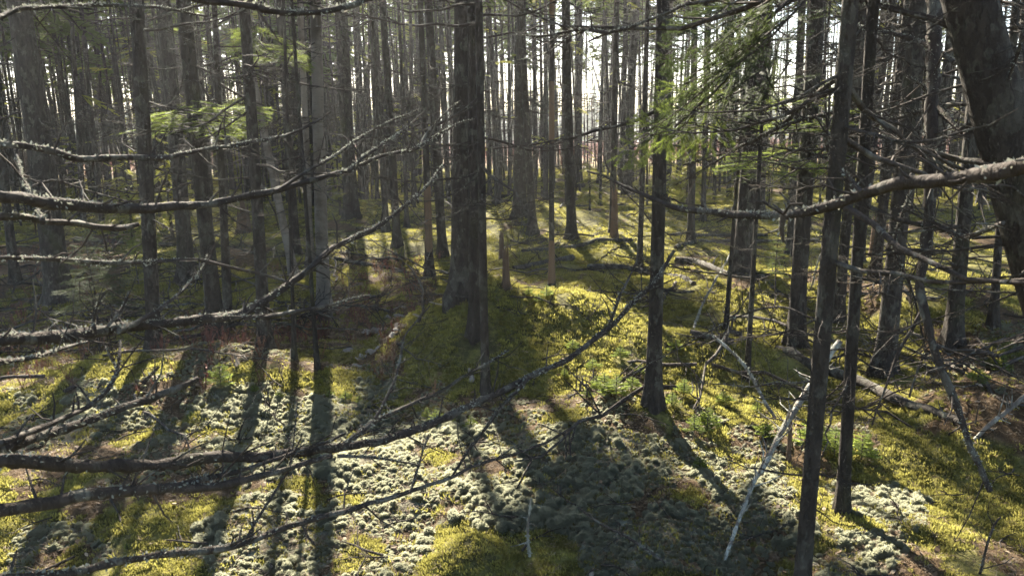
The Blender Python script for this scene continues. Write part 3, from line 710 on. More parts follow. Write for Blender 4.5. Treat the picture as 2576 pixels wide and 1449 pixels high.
def thicket():
    q = np.random.RandomState(63); st = MB(); tw = MB(); fo = MB(); n = 0
    while n < 1040:
        d = math.sqrt(q.uniform(16**2, 46**2)); a = math.radians(q.uniform(-39, 39) if q.rand() < .7 else q.uniform(-39, -6)); x, y = math.sin(a)*d, math.cos(a)*d; z0 = float(hfun(x, y)); h = q.uniform(4, 10); lx, ly = q.normal(0, .04, 2); r = q.choice([.018, .026, .036, .05, .065])
        t = np.linspace(0, 1, 5); tube(st, np.stack([x+lx*h*t, y+ly*h*t, z0-.05+h*t], -1), r*(1-.6*t), 4, False); n += 1
        Ms = [rotm(q.uniform(0, 6.28), q.uniform(-.3, .4), q.uniform(-.5, .5), q.uniform(.4, 1.2), (x+lx*zz, y+ly*zz, z0+zz)) for zz in q.uniform(.6, min(h, 8.5), 9)]
        for k in range(3): tw.put(DEAD_LO[(n+k) % 6], np.array(Ms[k::3]))
        if n % 2: fo.put(LOW[n % 5][0], np.array([rotm(q.uniform(0, 6.28), q.uniform(-.1, .5), 0, q.uniform(.4, .9), (x+lx*zz, y+ly*zz, z0+zz)) for zz in q.uniform(1.2, min(h, 7.5), 3)]))
    link('thicket_foliage', fo.mesh('thicket_foliage', M_BUSH, False), None, 'thin yellow-green foliage scattered through the back of the wood', 'foliage', kind='stuff')
    V, T_, Q = st.arr(); V2, T2, Q2 = tw.arr(); o = len(V)
    link('thin_stems', new_mesh('thin_stems', np.concatenate([V, V2]), [T2+o, Q, Q2+o], [M_LIMB]), None, 'tangle of hair-thin bare stems and twigs filling the back of the wood', 'thicket', kind='stuff')
thicket()
# ---- bog shrubs and the far wood, which read as masses
def bog():
    q = np.random.RandomState(6); mb = MB(); V = []; Tn = []; n = 0
    for i in range(9000):
        d = math.sqrt(q.uniform(38**2, 95**2)); a = math.radians(q.uniform(-42, 42)); x, y = math.sin(a)*d, math.cos(a)*d; h = q.uniform(.3, .95); w = q.uniform(.02, .05)*d/40
        b = np.array([x, y, float(0)]); c = b+[q.uniform(-.25, .25), q.uniform(-.25, .25), h]
        s_ = np.array([math.cos(i*1.7), math.sin(i*1.7), 0])*w
        V += [b-s_*.4, b+s_*.4, c+s_, c-s_]; Tn.append((n, n+1, n+2)); Tn.append((n, n+2, n+3)); n += 4
    V = np.array(V); V[:, 2] += hfun(V[:, 0], V[:, 1], False)-.02
    mb.add(V, Tn); link('bog_shrubs', mb.mesh('bog_shrubs', M_SHRUB, False), None, 'rusty brown low shrubs on the open bog beyond the trunks', 'shrubs', kind='stuff')
    mb = MB(); wd = MB()
    for i in range(420):
        d = q.uniform(110, 170); a = math.radians(q.uniform(-46, 46)); x, y = math.sin(a)*d, math.cos(a)*d; h = q.uniform(5, 9)
        k = 7; zz = np.linspace(.1, 1, k)
        for j in range(k):
            rr = h*.20*(1.05-zz[j])*q.uniform(.8, 1.2)+.1; m = 7; aa = np.arange(m)/m*2*math.pi+q.rand()*6; jit = q.uniform(.55, 1.25, m)
            ring = np.stack([x+np.cos(aa)*rr*jit, y+np.sin(aa)*rr*jit, np.full(m, zz[j]*h-h*.09)], -1)
            mb.add(np.concatenate([ring, [[x, y, zz[j]*h+h*.10]]]), np.stack([np.arange(m), (np.arange(m)+1) % m, np.full(m, m)], -1))
    link('far_wood', mb.mesh('far_wood', M_NEEDLEFAR, False), None, 'dark line of distant conifers across the bog', 'woodland', kind='stuff')
bog()

# ------------------------------------------------------------------ big bare limbs traced from the photo
def limb_mesh(pts, w0, w1, seed, twigs=9, mat=None, pre=None, sides=10, tw=(.03, .16), jit=.007, wpow=1.0, lichen=True):
    """pts: (px, py, depth) with linear depth fill; widths in pixels at each end -> real radii. returns branch mesh, lichen mesh"""
    q = np.random.RandomState(seed); P = np.array([p[:2] for p in pts], float); d = np.full(len(pts), np.nan)
    for i, p in enumerate(pts):
        if len(p) > 2: d[i] = p[2]
    L = np.concatenate([[0], np.cumsum(np.linalg.norm(np.diff(P, axis=0), axis=1))]); ok = ~np.isnan(d); d = np.interp(L, L[ok], d[ok])
    W3 = np.array([unproj(P[i, 0], P[i, 1], d[i]) for i in range(len(P))])
    rad = (w0+(w1-w0)*(L/L[-1])**wpow)/2*d/FPX
    A = np.concatenate([W3, rad[:, None]], 1)
    if pre is not None: f0 = np.append(pre, rad[0]*1.25); A = np.concatenate([[f0*(1-f)+A[0]*f for f in (0, .3, .55, .72, .84, .93)], A])
    S = spline(A, .022); n = len(S); S[:, :3] += (np.stack([fbm(np.arange(n)*.16, seed+k*5., 3, 2) for k in range(3)], -1)-.5)*2*jit
    S[:, 3] = np.clip(S[:, 3], .0012, None)*(1+.16*(vnoise(np.arange(n)*.33, seed+.5, 9)-.5)*2)
    mb = MB(); tube(mb, S[:, :3], S[:, 3], sides, True, .26, seed)
    lo = int(n*.15)
    for k in range(int(twigs*1.7)):
        i = q.randint(lo, n-2); b = S[i, :3]; r = S[i, 3]; ax = S[min(i+1, n-1), :3]-S[i-1, :3]; ax /= np.linalg.norm(ax)
        v = q.normal(0, 1, 3)+[0, 0, .5]; v -= ax*np.dot(v, ax); v /= np.linalg.norm(v); v = v+ax*q.uniform(.1, .9); v /= np.linalg.norm(v)
        LL = q.uniform(*tw) if q.rand() < .7 else q.uniform(.01, .03); tr = min(r*.5, .0035)
        m = b+v*(r+LL*.55)+q.uniform(-.1, .1, 3)*LL; e = b+v*(r+LL)+q.uniform(-.15, .15, 3)*LL
        tube(mb, np.array([b, m, e]), [tr, tr*.8, tr*.45], 4, True)
    lm = None
    if lichen:
        lb = MB(); V = []; Tn = []; c = 0
        m = int(np.sum(np.linalg.norm(np.diff(S[:, :3], axis=0), axis=1))*460)
        patch = vnoise(np.arange(n)*.10, seed*1.3, 14)
        for k in range(m):
            i = q.randint(1, n-1)
            if patch[i]+.25*(q.rand()-.5) < .45: continue
            ax = S[i+1, :3]-S[i-1, :3]; ax /= np.linalg.norm(ax)+1e-9
            v = q.normal(0, 1, 3)+[0, 0, .8]; v -= ax*np.dot(v, ax); v /= np.linalg.norm(v)+1e-9; t = np.cross(ax, v)
            p = S[i, :3]+v*S[i, 3]*.95+ax*q.uniform(-.011, .011); s = q.uniform(.002, .0065)*min(1, S[i, 3]/.009+.25)
            a1 = (ax*q.uniform(-1, 1)+t*q.uniform(-1, 1)+v*q.uniform(.1, .9))*s; a2 = (ax*q.uniform(-1, 1)+t*q.uniform(-1, 1)+v*q.uniform(.1, .9))*s
            V += [p-(a1+a2)*.3, p+a1, p+a2, p+a1+a2*.8+v*s*.4]; Tn += [(c, c+1, c+3), (c, c+3, c+2)]; c += 4
        if V: lb.add(V, Tn); lm = lb.mesh('lichen_crust', M_CRUST, False)
    return mb.mesh('limb', mat or M_LIMB), lm
def mat_crust():
    s = NT('crust_lichen'); n = s.noise(coords(s), 60, 3); c = s.mix(n, (.13, .13, .105), (.40, .41, .34)); return s.done(c, .95, None, .15, (.5, .5, .4), .05)
M_CRUST = mat_crust()
def limb(parent, loc, *a, name='bare_limb', **k):
    me, lm = limb_mesh(*a, **k); off = Matrix.Translation([-float(c) for c in loc]); me.transform(off)
    o = link(name, me, parent)
    if lm: lm.transform(off); link('lichen_crust', lm, o, kind='stuff')
    return o

# left of the view, outside the frame, stands the dead tree whose limbs sweep across it
LB = np.array([-2.25, 1.45, float(hfun(-2.25, 1.45))])
et = link('dead_tree', None, None, 'dead conifer whose long bare lichen-flecked limbs sweep across from the left', 'tree', loc=LB)
me, LP, LR, LZ = trunk_mesh((LB, np.array([.02, 0, 1.])), .13, 7.0, 20, 40, M_BARK, 77); link('trunk', me, et)
def LA(z): return LB*[1, 1, 0]+[0.05, 0, z]
def LL(z, pts, w0, w1, sd, **k): return limb(et, LB, pts, w0*.88, w1*.9, sd, pre=LA(z), **k)
def LS(pts, w0, w1, sd, **k): return limb(et, LB, pts, w0, w1, sd, **k)
LL(1.95, [(-40, 52, 1.6), (0, 42), (65, 20), (240, 12), (400, 20), (520, 40, 2.4)], 15, 5, 1, twigs=14)
LL(2.05, [(300, -60, 1.5), (430, -22), (500, 0), (590, 8), (690, 30), (770, 34), (850, 20), (930, -8, 2.0)], 24, 15, 2, twigs=6)
LL(1.60, [(0, 366, 1.9), (60, 370), (150, 384), (200, 398), (300, 395), (400, 397), (480, 380), (600, 362), (720, 340), (790, 310), (832, 283, 2.9)], 23, 5, 3, twigs=20)
LL(1.48, [(0, 490, 1.7), (120, 508), (250, 523), (350, 527), (450, 522), (560, 505), (700, 480), (800, 450), (880, 428), (960, 395), (1045, 375), (1072, 335), (1110, 296), (1162, 254, 2.9)], 36, 4, 4, twigs=26)
LS([(1040, 376, 2.68), (1090, 347), (1140, 318), (1196, 297, 3.0)], 9, 3, 5, twigs=5); LS([(880, 428, 2.45), (930, 385), (1010, 335), (1080, 270, 2.9)], 10, 3, 55, twigs=6)
LS([(690, 482, 2.2), (760, 440), (840, 395), (930, 335), (1060, 270, 2.9)], 11, 3, 56, twigs=9)
LL(1.42, [(0, 546, 1.8), (60, 551), (110, 560), (200, 563), (300, 571), (352, 560, 2.3)], 22, 12, 6, twigs=14)
LS([(105, 560, 1.9), (85, 500), (55, 440), (42, 388, 2.3)], 14, 7, 57, twigs=6); LS([(80, 470, 2.1), (130, 455), (200, 475), (300, 500), (385, 522, 2.4)], 7, 3, 58, twigs=10)
LL(1.30, [(0, 648, 2.1), (150, 655), (350, 660), (470, 655), (550, 668), (650, 690), (720, 705), (780, 720, 2.9)], 14, 7, 7, twigs=14)
LL(1.10, [(0, 862, 1.8), (120, 850), (250, 832), (400, 815), (520, 800), (600, 790), (680, 747), (750, 700), (850, 620), (950, 568), (1050, 490), (1122, 415, 3.3)], 40, 7, 8, twigs=26)
LS([(540, 800, 2.3), (660, 797), (740, 782), (840, 766), (935, 742, 2.9)], 16, 4, 9, twigs=10)
LS([(240, 830, 2.05), (238, 795), (245, 770), (262, 735, 2.1)], 8, 5, 10, twigs=5); LS([(266, 822, 2.05), (298, 785), (312, 755), (322, 733, 2.15)], 8, 5, 11, twigs=8)
LS([(220, 832, 2.05), (180, 815), (118, 800, 2.2)], 5, 3, 12, twigs=4); LS([(96, 850, 1.9), (130, 822), (145, 810, 2.0)], 6, 4, 13, twigs=2)
LS([(300, 832, 2.05), (360, 806), (430, 762), (500, 690), (520, 640, 2.7)], 13, 6, 14, twigs=12)
LL(1.02, [(-30, 918, 1.5), (80, 898), (150, 880), (225, 862, 1.9)], 19, 7, 15, twigs=6)
LL(.86, [(0, 1112, 1.6), (100, 1082), (200, 1038), (260, 1000), (290, 955), (300, 915), (306, 858, 2.2)], 22, 8, 16, twigs=14)
LS([(296, 930, 2.1), (278, 905), (265, 870, 2.2)], 7, 4, 17, twigs=4)
LL(.84, [(0, 1122, 1.7), (120, 1087), (250, 1048), (350, 1010), (450, 975), (500, 952, 2.5)], 32, 16, 18, twigs=12); LS([(360, 965, 2.4), (380, 942), (400, 922, 2.45)], 9, 6, 19, twigs=1)
LL(.75, [(-20, 1158, 1.5), (80, 1162), (180, 1168), (300, 1172), (420, 1165), (560, 1150), (700, 1145), (800, 1132), (900, 1120), (1000, 1095), (1100, 1060), (1180, 1022), (1260, 985), (1340, 945), (1430, 900), (1500, 850), (1570, 790), (1650, 702), (1694, 630, 3.5)], 46, 10, 20, twigs=30, wpow=.8)
LS([(860, 1122, 2.3), (950, 1055), (1050, 1010), (1150, 960), (1282, 878, 3.0)], 15, 4, 21, twigs=9)
LS([(945, 1050, 2.4), (985, 975), (1008, 905), (1016, 850), (1040, 820), (1078, 768, 2.7)], 9, 3, 22, twigs=6)
LS([(1330, 950, 2.95), (1280, 1005), (1235, 1060), (1180, 1130), (1140, 1195, 2.6)], 10, 7, 23, twigs=4)
LS([(850, 1145, 2.3), (930, 1150), (1000, 1160), (1055, 1172, 2.4)], 9, 4, 24, twigs=3)
LS([(1530, 830, 3.2), (1555, 760), (1590, 690), (1610, 640, 3.4)], 10, 4, 25, twigs=6)
LL(.62, [(-20, 1290, 1.6), (120, 1265), (250, 1240), (400, 1228), (550, 1222), (680, 1192), (760, 1165), (835, 1148, 2.3)], 40, 12, 26, twigs=16)
LS([(400, 1228, 1.95), (520, 1200), (620, 1178), (740, 1140), (835, 1108), (870, 1090, 2.4)], 17, 6, 27, twigs=10)
LL(.50, [(-30, 1462, 1.5), (80, 1450), (200, 1436), (330, 1410), (450, 1388), (560, 1380), (640, 1360), (740, 1320), (850, 1290), (1000, 1246), (1130, 1200), (1200, 1166), (1290, 1142), (1380, 1108), (1480, 1050, 2.9)], 28, 5, 28, twigs=16)
LS([(1250, 1155, 2.55), (1290, 1125), (1320, 1110, 2.6)], 7, 4, 29, twigs=1)
LS([(620, 1352, 2.05), (660, 1290), (690, 1240), (712, 1200), (730, 1160), (745, 1010, 2.4)], 8, 3, 30, twigs=7); LS([(632, 1350, 2.1), (640, 1310), (636, 1280, 2.1)], 6, 4, 31, twigs=2)
LS([(1035, 1236, 2.35), (1055, 1165), (1075, 1090, 2.5)], 7, 4, 32, twigs=4)

# right: leaning giant, close to the camera, with the drooping green fir bough and the long curved limb
NB = np.array([2.28, 2.55, float(hfun(2.28, 2.55))])
nd = unproj(2448, 0, 2.55/1.0)-NB; nd = nd/np.linalg.norm(nd)
eg = link('fir_tree', None, None, 'dark leaning giant fir close by with a hanging green bough', 'tree', loc=NB)
me, GP, GR, GZ = trunk_mesh((NB, nd), .098, 11, 24, 60, M_BARK, 91, 1.35); link('trunk', me, eg)
cm = crown_mesh(NB, nd, 11, 5.5, 30, 1.5, np.random.RandomState(3)); 
if cm: link('crown', cm, eg)
for k in range(20):
    _q = np.random.RandomState(700+k); zz = _q.uniform(.5, 3.6); az = _q.uniform(1.6, 4.7); p = np.array([np.interp(zz, GZ, GP[:, c]) for c in range(3)])
    link('dead_branch', DEAD_ME[k % 8], eg, M=rotm(az, _q.uniform(-.1, .6), _q.uniform(-.5, .5), np.array([1, .5, .5])*_q.uniform(.5, 1.2), p+np.array([math.cos(az), math.sin(az), 0])*.08))
def GL(pts, w0, w1, sd, **k): return limb(eg, NB, pts, w0, w1, sd, **k)
RB = np.array([2.05, .75, float(hfun(2.05, .75))])
er = link('conifer_tree', None, None, 'conifer beside the view whose long curved lichen-flecked limb reaches in from the right', 'tree', loc=RB)
me, RP, RR, RZ = trunk_mesh((RB, np.array([0, 0, 1.])), .10, 6.0, 18, 36, M_BARK, 93); link('trunk', me, er)
def RL(pts, w0, w1, sd, **k): return limb(er, RB, pts, w0, w1, sd, **k)
RL([(2700, 390, 1.15), (2620, 402), (2560, 425), (2500, 440), (2420, 450), (2330, 460), (2230, 470), (2160, 490), (2080, 518), (2000, 535), (1900, 540), (1800, 535), (1700, 522), (1640, 500), (1560, 465), (1478, 428, 2.3)], 46, 5, 40, twigs=22, tw=(.02, .09), pre=np.array([2.02, .76, 1.72]))
RL([(1975, 538, 1.7), (1972, 570), (1976, 606, 1.72)], 16, 8, 41, twigs=3, name='limb_stub'); RL([(2170, 488, 1.5), (2140, 455), (2116, 430, 1.55)], 14, 8, 42, twigs=2, name='limb_stub')
RL([(1560, 465, 2.15), (1610, 520), (1640, 560, 2.2)], 4, 3, 43, twigs=2, lichen=False)
for pts, w0, w1, sd in [([(2480, 290, 2.7), (2420, 330), (2390, 300), (2350, 250), (2280, 190, 3.2)], 20, 5, 44), ([(2530, 300, 2.6), (2580, 310), (2640, 345, 2.6)], 20, 8, 45),
                        ([(2400, 160, 2.9), (2300, 100), (2180, 70), (2100, 40, 3.6)], 16, 5, 46), ([(2470, 260, 2.8), (2360, 270), (2250, 300), (2100, 345, 3.5)], 15, 4, 47),
                        ([(2520, 560, 2.5), (2420, 600), (2350, 560), (2250, 520, 3.0)], 14, 4, 48), ([(2500, 420, 2.6), (2380, 395), (2240, 345), (2080, 345, 3.3)], 16, 4, 49),
                        ([(2576, 90, 2.4), (2545, 180), (2515, 250), (2500, 300, 2.6)], 9, 3, 50), ([(2300, 470, 3.0), (2250, 620), (2290, 720), (2330, 900, 3.0)], 10, 3, 51)]:
    GL(pts, w0, w1, sd, twigs=16, tw=(.06, .3))
def bough_px(parent, loc, a, b, w=1.0, mesh=None, name='bough', roll=0.0, seed=0):
    A = unproj(*a); Bp = unproj(*b); v = Bp-A; L = float(np.linalg.norm(v)); az = math.atan2(v[1], v[0]); el = -math.asin(max(-1, min(1, v[2]/L)))
    link(name, mesh, parent, M=rotm(az, el, roll, (L, L*w, L*w), A-np.asarray(loc)))
q = np.random.RandomState(8)
EXTRA = [((1960+q.uniform(-40, 60), 40+q.uniform(-60, 200), 2.75), (1650+q.uniform(-30, 200), 140+q.uniform(-40, 200), 2.65), 1.0) for _ in range(0)]
for a, b, w in EXTRA+[((1960, 20, 2.7), (1640, 130, 2.6), .9), ((1990, 60, 2.7), (1700, 180, 2.5), 1.0), ((1930, 130, 2.7), (1600, 300, 2.6), .9), ((1880, 230, 2.8), (1545, 378, 2.7), .8), ((1960, -20, 2.6), (1760, 90, 2.4), 1.2),
                ((1960, 140, 2.9), (1740, 300, 2.8), 1.1), ((1900, 60, 2.8), (1790, 280, 2.7), 1.1), ((2020, 10, 2.6), (1830, 160, 2.4), 1.2), ((1900, 250, 2.9), (1690, 340, 2.8), 1.0), ((1990, 150, 3.0), (1850, 330, 2.9), 1.1),
                ((1840, 10, 2.6), (1720, 60, 2.4), 1.2), ((1980, 90, 2.8), (1890, 260, 2.8), 1.2), ((1800, 160, 2.7), (1640, 260, 2.6), 1.0)]:
    bough_px(eg, NB, a, b, w, (YOUNG_ME if b[0] < 1560 else HIGH_ME)[q.randint(4)], roll=q.uniform(-.9, .9))  # leftmost bough takes lighter needles: its sunlit edge put into the colour
GL([(2380, 60, 2.75), (2200, 10), (2040, -10), (1960, 20), (1880, 120), (1800, 230), (1700, 320, 2.7)], 14, 5, 52, twigs=20, tw=(.1, .3), name='bough_stem')
# lichen-bearded twig hanging in at the top
TB = unproj(2010, -160, 2.0)
e2 = GL([(2330, -150, 2.3), (2200, -130, 2.0), (2010, -60), (1900, -20), (1800, 0), (1717, 14), (1634, 52), (1584, 75), (1540, 84), (1480, 104, 2.3)], 16, 5, 60, twigs=18, tw=(.02, .10), pre=NB+nd*2.75)
GL([(1530, 84, 2.25), (1470, 78), (1410, 82), (1350, 88), (1284, 86, 2.4)], 9, 3, 61, twigs=14, tw=(.02, .10)); GL([(1470, 80, 2.3), (1420, 100), (1385, 130), (1300, 150, 2.4)], 5, 2, 62, twigs=5, tw=(.02, .08))
# limbs of the slim near trunk
nb_, (nB, nD, nP, nR, nZ) = NEAR_A
for pts, w0, w1, sd in [([(2116, 188, 2.5), (2037, 250), (1987, 300), (1917, 345), (1820, 385), (1717, 415, 3.1)], 15, 4, 70), ([(2104, 285, 2.5), (1997, 312), (1842, 380), (1727, 452, 3.0)], 10, 3, 71), ([(2104, 345, 2.45), (2090, 350), (2075, 345), (2095, 420), (2070, 480, 2.6)], 14, 4, 72),
                        ([(2098, 375, 2.5), (2000, 378), (1900, 365), (1820, 350, 3.0)], 6, 2, 73), ([(2040, 960, 2.4), (1960, 965), (1880, 970), (1740, 960, 3.0)], 5, 2, 74), ([(2050, 800, 2.4), (1960, 770), (1850, 800), (1700, 880), (1560, 960, 3.1)], 6, 2, 75)]:
    limb(nb_, nB, pts, w0, w1, sd, twigs=16, tw=(.05, .25))
# crooked dead sapling at right
cp = [(2352, -20, 3.0), (2347, 200), (2341, 450), (2326, 650), (2318, 740), (2350, 880), (2382, 960), (2420, 1060), (2452, 1140), (2492, 1236, 2.65)]
CB = unproj(*cp[-1][:2], 2.65)
ec = link('dead_sapling', None, None, 'crooked reddish-brown dead sapling bent over the shaded ground at right', 'tree', loc=CB)
limb(ec, CB, cp, 38, 14, 80, twigs=14, tw=(.1, .5), name='trunk', wpow=.7)
limb(ec, CB, [(2322, 765, 2.95), (2290, 830), (2262, 880), (2230, 960), (2195, 1070, 2.9)], 10, 4, 81, twigs=6, lichen=False); limb(ec, CB, [(2350, 880, 2.9), (2320, 900), (2300, 960), (2290, 1000, 2.9)], 8, 4, 82, twigs=3, lichen=False)

# ------------------------------------------------------------------ poles, sticks, logs on the ground
def ground_log(pts, w0, w1, label, name='fallen_log', cat='log', mat=None, lift=.5, seed=0, twigs=6, tw=(.05, .3), group=None, mossy=False, ends=None):
    """pixel path followed over the ground; ends: optional heights above ground at both ends"""
    A = []
    n = len(pts)
    for i, (px, py) in enumerate(pts):
        g, d = ground_hit(px, py); r = (w0+(w1-w0)*i/(n-1))/2*d/FPX
        A.append([*g[:2], g[2]+r*lift, r])
    A = np.array(A); S = spline(A, .05); q = np.random.RandomState(seed+900)
    t = np.linspace(0, 1, len(S)); g = hfun(S[:, 0], S[:, 1])
    base = A[0, 2]*(1-t)+A[-1, 2]*t; S[:, 2] = np.maximum(base*.5+S[:, 2]*.5, g+S[:, 3]*lift*.6)
    S[:, 3] *= 1+.12*(vnoise(np.arange(len(S))*.4, seed+.3, 6)-.5)*2
    mb = MB(); tube(mb, S[:, :3], S[:, 3], 10, True, .12, seed)
    for k in range(twigs):
        i = q.randint(1, len(S)-1); b = S[i, :3]; v = q.normal(0, 1, 3); v[2] = abs(v[2])*.8; v /= np.linalg.norm(v); LL_ = q.uniform(*tw); r = min(.5*S[i, 3], .006)
        tube(mb, np.array([b, b+v*(S[i, 3]+LL_*.5)+q.uniform(-.02, .02, 3), b+v*(S[i, 3]+LL_)]), [r, r*.8, r*.4], 4, True)
    me = mb.mesh(name, mat or M_LOG); loc = S[0, :3]; me.transform(Matrix.Translation([-float(c) for c in loc]))
    return link(name, me, None, label, cat, group, loc=loc)
def lean(pts, w0, w1, label, seed, name='leaning_stick', cat='stick', mat=None, twigs=12, tw=(.03, .15)):
    g, d = ground_hit(*pts[0][:2]); P0 = (pts[0][0], pts[0][1], float((g-CAM) @ fwd)); loc = g
    me, lm = limb_mesh([P0]+list(pts[1:]), w0, w1, seed, twigs=twigs, mat=mat or M_POLE, tw=tw); off = Matrix.Translation([-float(c) for c in loc]); me.transform(off)
    o = link(name, me, None, label, cat, loc=loc)
    if lm: lm.transform(off); link('lichen_crust', lm, o, kind='stuff')
lean([(1822, 1412), (1862, 1300), (1897, 1215), (1932, 1150), (1997, 1035), (2052, 942), (2112, 862, 3.5)], 8, 17, 'pale lichen-white stick slanting up behind the slim near trunk', 101, twigs=26)
lean([(1950, 1050), (1902, 975), (1872, 920), (1792, 840, 4.6)], 8, 7, 'thin grey stick slanting left above the dark fallen log', 102, twigs=6)
lean([(2452, 1108), (2500, 1060), (2560, 1010), (2640, 950, 3.6)], 10, 12, 'grey lichen-covered stick propped at the right edge of the shade', 103, twigs=10)
lean([(1332, 1400), (1330, 1340), (1336, 1270), (1338, 1255, 2.75)], 8, 5, 'short upright broken stick among the grey lichen', 104, twigs=3)
lean([(2462, 1445), (2478, 1380), (2500, 1320), (2518, 1300, 2.6)], 8, 5, 'short dark bent stick standing at the bottom right corner', 105, mat=M_LIMB, twigs=2)
lean([(1710, 1449), (1650, 1400), (1580, 1355), (1500, 1310), (1455, 1275, 2.9)], 9, 4, 'dark thin stick lying slantwise over the grey lichen', 106, mat=M_LIMB, twigs=6)
lean([(1740, 545 + 300), (1770, 760), (1838, 640, 7.0)], 6, 4, 'yellowish bare stick slanting in the shaded hollow behind the mossy-foot trunk', 107, twigs=2)
lean([(2040, 725), (2058, 660), (2076, 610, 6.2)], 4, 3, 'pale thin twig slanting between the right hand trunks', 108, twigs=3)
LG = [([(1957, 888), (2042, 935), (2167, 985), (2267, 1020), (2420, 1068)], 28, 24, 'long dark fallen log lying in the shade behind the slim near trunks', dict(twigs=10)),
      ([(1735, 856), (1842, 876)], 18, 24, 'short grey fallen log left of the thin slanting grey stick', {}),
      ([(842, 655), (905, 668), (985, 678), (1030, 690)], 12, 7, 'fallen pole lying in front of the sunlit moss beside the birch', {}),
      ([(930, 688), (1000, 686), (1080, 693)], 6, 5, 'thin pale fallen pole ending at the orange-barked dead trunk', dict(twigs=3)),
      ([(1292, 682), (1370, 668), (1442, 652)], 14, 17, 'grey log slanting across the moss right of the broken stump', {}),
      ([(1312, 637), (1420, 625), (1509, 611), (1590, 607)], 9, 12, 'long thin log lying across the moss under the tapered-foot trunk', {}),
      ([(1479, 674), (1560, 684), (1650, 698), (1745, 712)], 15, 14, 'pale grey log running behind the grey trunk with the mossy foot', {}),
      ([(1650, 735), (1780, 740), (1900, 742), (2010, 742)], 6, 5, 'thin straight grey pole lying level across the shaded moss', dict(twigs=2)),
      ([(1700, 655), (1760, 672), (1830, 690), (1905, 712)], 18, 12, 'rough fallen log behind the pole lying level across the moss', {}),
      ([(1880, 695), (1960, 735), (2030, 790)], 10, 7, 'pale fallen branch slanting down from the rough log to the right', {}),
      ([(1700, 622), (1830, 612), (1960, 616), (2060, 610)], 11, 9, 'weathered log lying far back between the right hand trunks', {}),
      ([(1690, 590), (1800, 600), (1930, 594)], 9, 9, 'dark log beyond the weathered one, far back on the right', {}),
      ([(1240, 502), (1304, 489)], 8, 9, 'short pale log in the bright moss gap behind the great spruce', {}),
      ([(1240, 514), (1300, 520)], 9, 9, 'short log just in front of the pale one in the bright moss gap', {}),
      ([(190, 608), (300, 612), (440, 620)], 15, 13, 'dark log lying in the gloom behind the left limbs', dict(twigs=16, tw=(.2, .7))),
      ([(400, 780), (455, 776), (515, 772)], 20, 17, 'short mossy green log beside the spotted trunk', dict(mat=None)),
      ([(640, 640), (560, 622), (470, 640)], 8, 5, 'tangled dead branch lying between the leaning birch and the green bough', dict(twigs=16, tw=(.2, .6))),
      ([(2320, 905), (2400, 940), (2500, 985), (2600, 1015)], 10, 8, 'pale fallen pole lying along the top of the yellow moss slope', {}),
      ([(2280, 750), (2400, 745), (2560, 760)], 8, 7, 'straight log lying across the slope behind the sunlit-edged trunk', {}),
      ([(1000, 960), (1060, 975), (1130, 985)], 5, 3, 'thin twig lying at the edge of the leaf hollow', dict(twigs=4, tw=(.05, .15))),
      ([(1430, 1000), (1490, 990), (1560, 968)], 15, 8, 'crooked dead root wad lying in shade below the lit moss', dict(twigs=14, tw=(.1, .3))),
      ([(2010, 1300), (2060, 1280), (2080, 1270)], 7, 4, 'short dark stick on the ground left of the slim near trunks', {}),
      ([(1840, 1370), (1920, 1345), (2000, 1330)], 6, 4, 'dark twig lying across the shaded lichen below the pale stick', {}),
      ([(280, 1270), (300, 1300), (310, 1340)], 6, 4, 'small weathered stick by the yellow moss cushion', dict(twigs=3, tw=(.03, .08))),
      ([(1760, 1190), (1840, 1150), (1890, 1100)], 4, 3, 'thin twig on the red-brown litter under the pale stick', dict(twigs=5, tw=(.05, .2)))]
for i, (p, a, b, lab, kw) in enumerate(LG): 
    st = 'twig' in lab.split()[:5] or 'stick' in lab.split()[:5]
    ground_log(p, a, b, lab, seed=i, **({**kw, **(dict(name='fallen_stick', cat='stick') if st else {})}))

q = np.random.RandomState(17)
for i in range(64):
    px, py = q.uniform(30, 2560), q.uniform(470, 800)**1.0; L = q.uniform(40, 150); an = q.normal(0, .28); dx, dy = L*math.cos(an), L*math.sin(an)*.6
    lab = 'thin dead stick lying on the ground in the dim stand on the left' if px < 820 else 'thin dead stick lying on sunny moss among trunks of the clearing' if px < 1640 else 'thin dead stick lying among the trunks on the right'
    ground_log([(px, py), (px+dx*.5, py+dy*.5+q.uniform(-4, 4)), (px+dx, py+dy)], q.uniform(2.5, 6), q.uniform(2, 4), lab, name='fallen_stick', cat='stick', seed=200+i, twigs=int(q.uniform(3, 14)), tw=(.08, .45), group='dead sticks on the forest floor', lift=1.2, mat=M_LIMB if i % 2 else M_LOG)
q = np.random.RandomState(29); n = 0
while n < 250:
    px, py = (q.uniform(-20, 2600), q.uniform(455, 1000)) if n < 170 else (q.uniform(-20, 700), q.uniform(540, 860))
    if 380 < px < 1700 and py > 900: continue
    if 1230 < px < 1640 and py > 700: continue
    g, d = ground_hit(px, py); L = q.uniform(.5, 1.6)
    lab = 'dead branch lying in the dim deadfall on the left' if px < 820 else 'dead branch lying on the moss around the clearing' if px < 1640 else 'dead branch lying in the deadfall on the right'
    link('fallen_branch', DEAD_ME[q.randint(8)], None, lab, 'branch', 'dead branches lying on the forest floor', M=rotm(q.uniform(0, 6.28), q.uniform(-.22, .08), q.uniform(0, 6.28), np.array([1, 1, .7])*L, g+[0, 0, .03])); n += 1
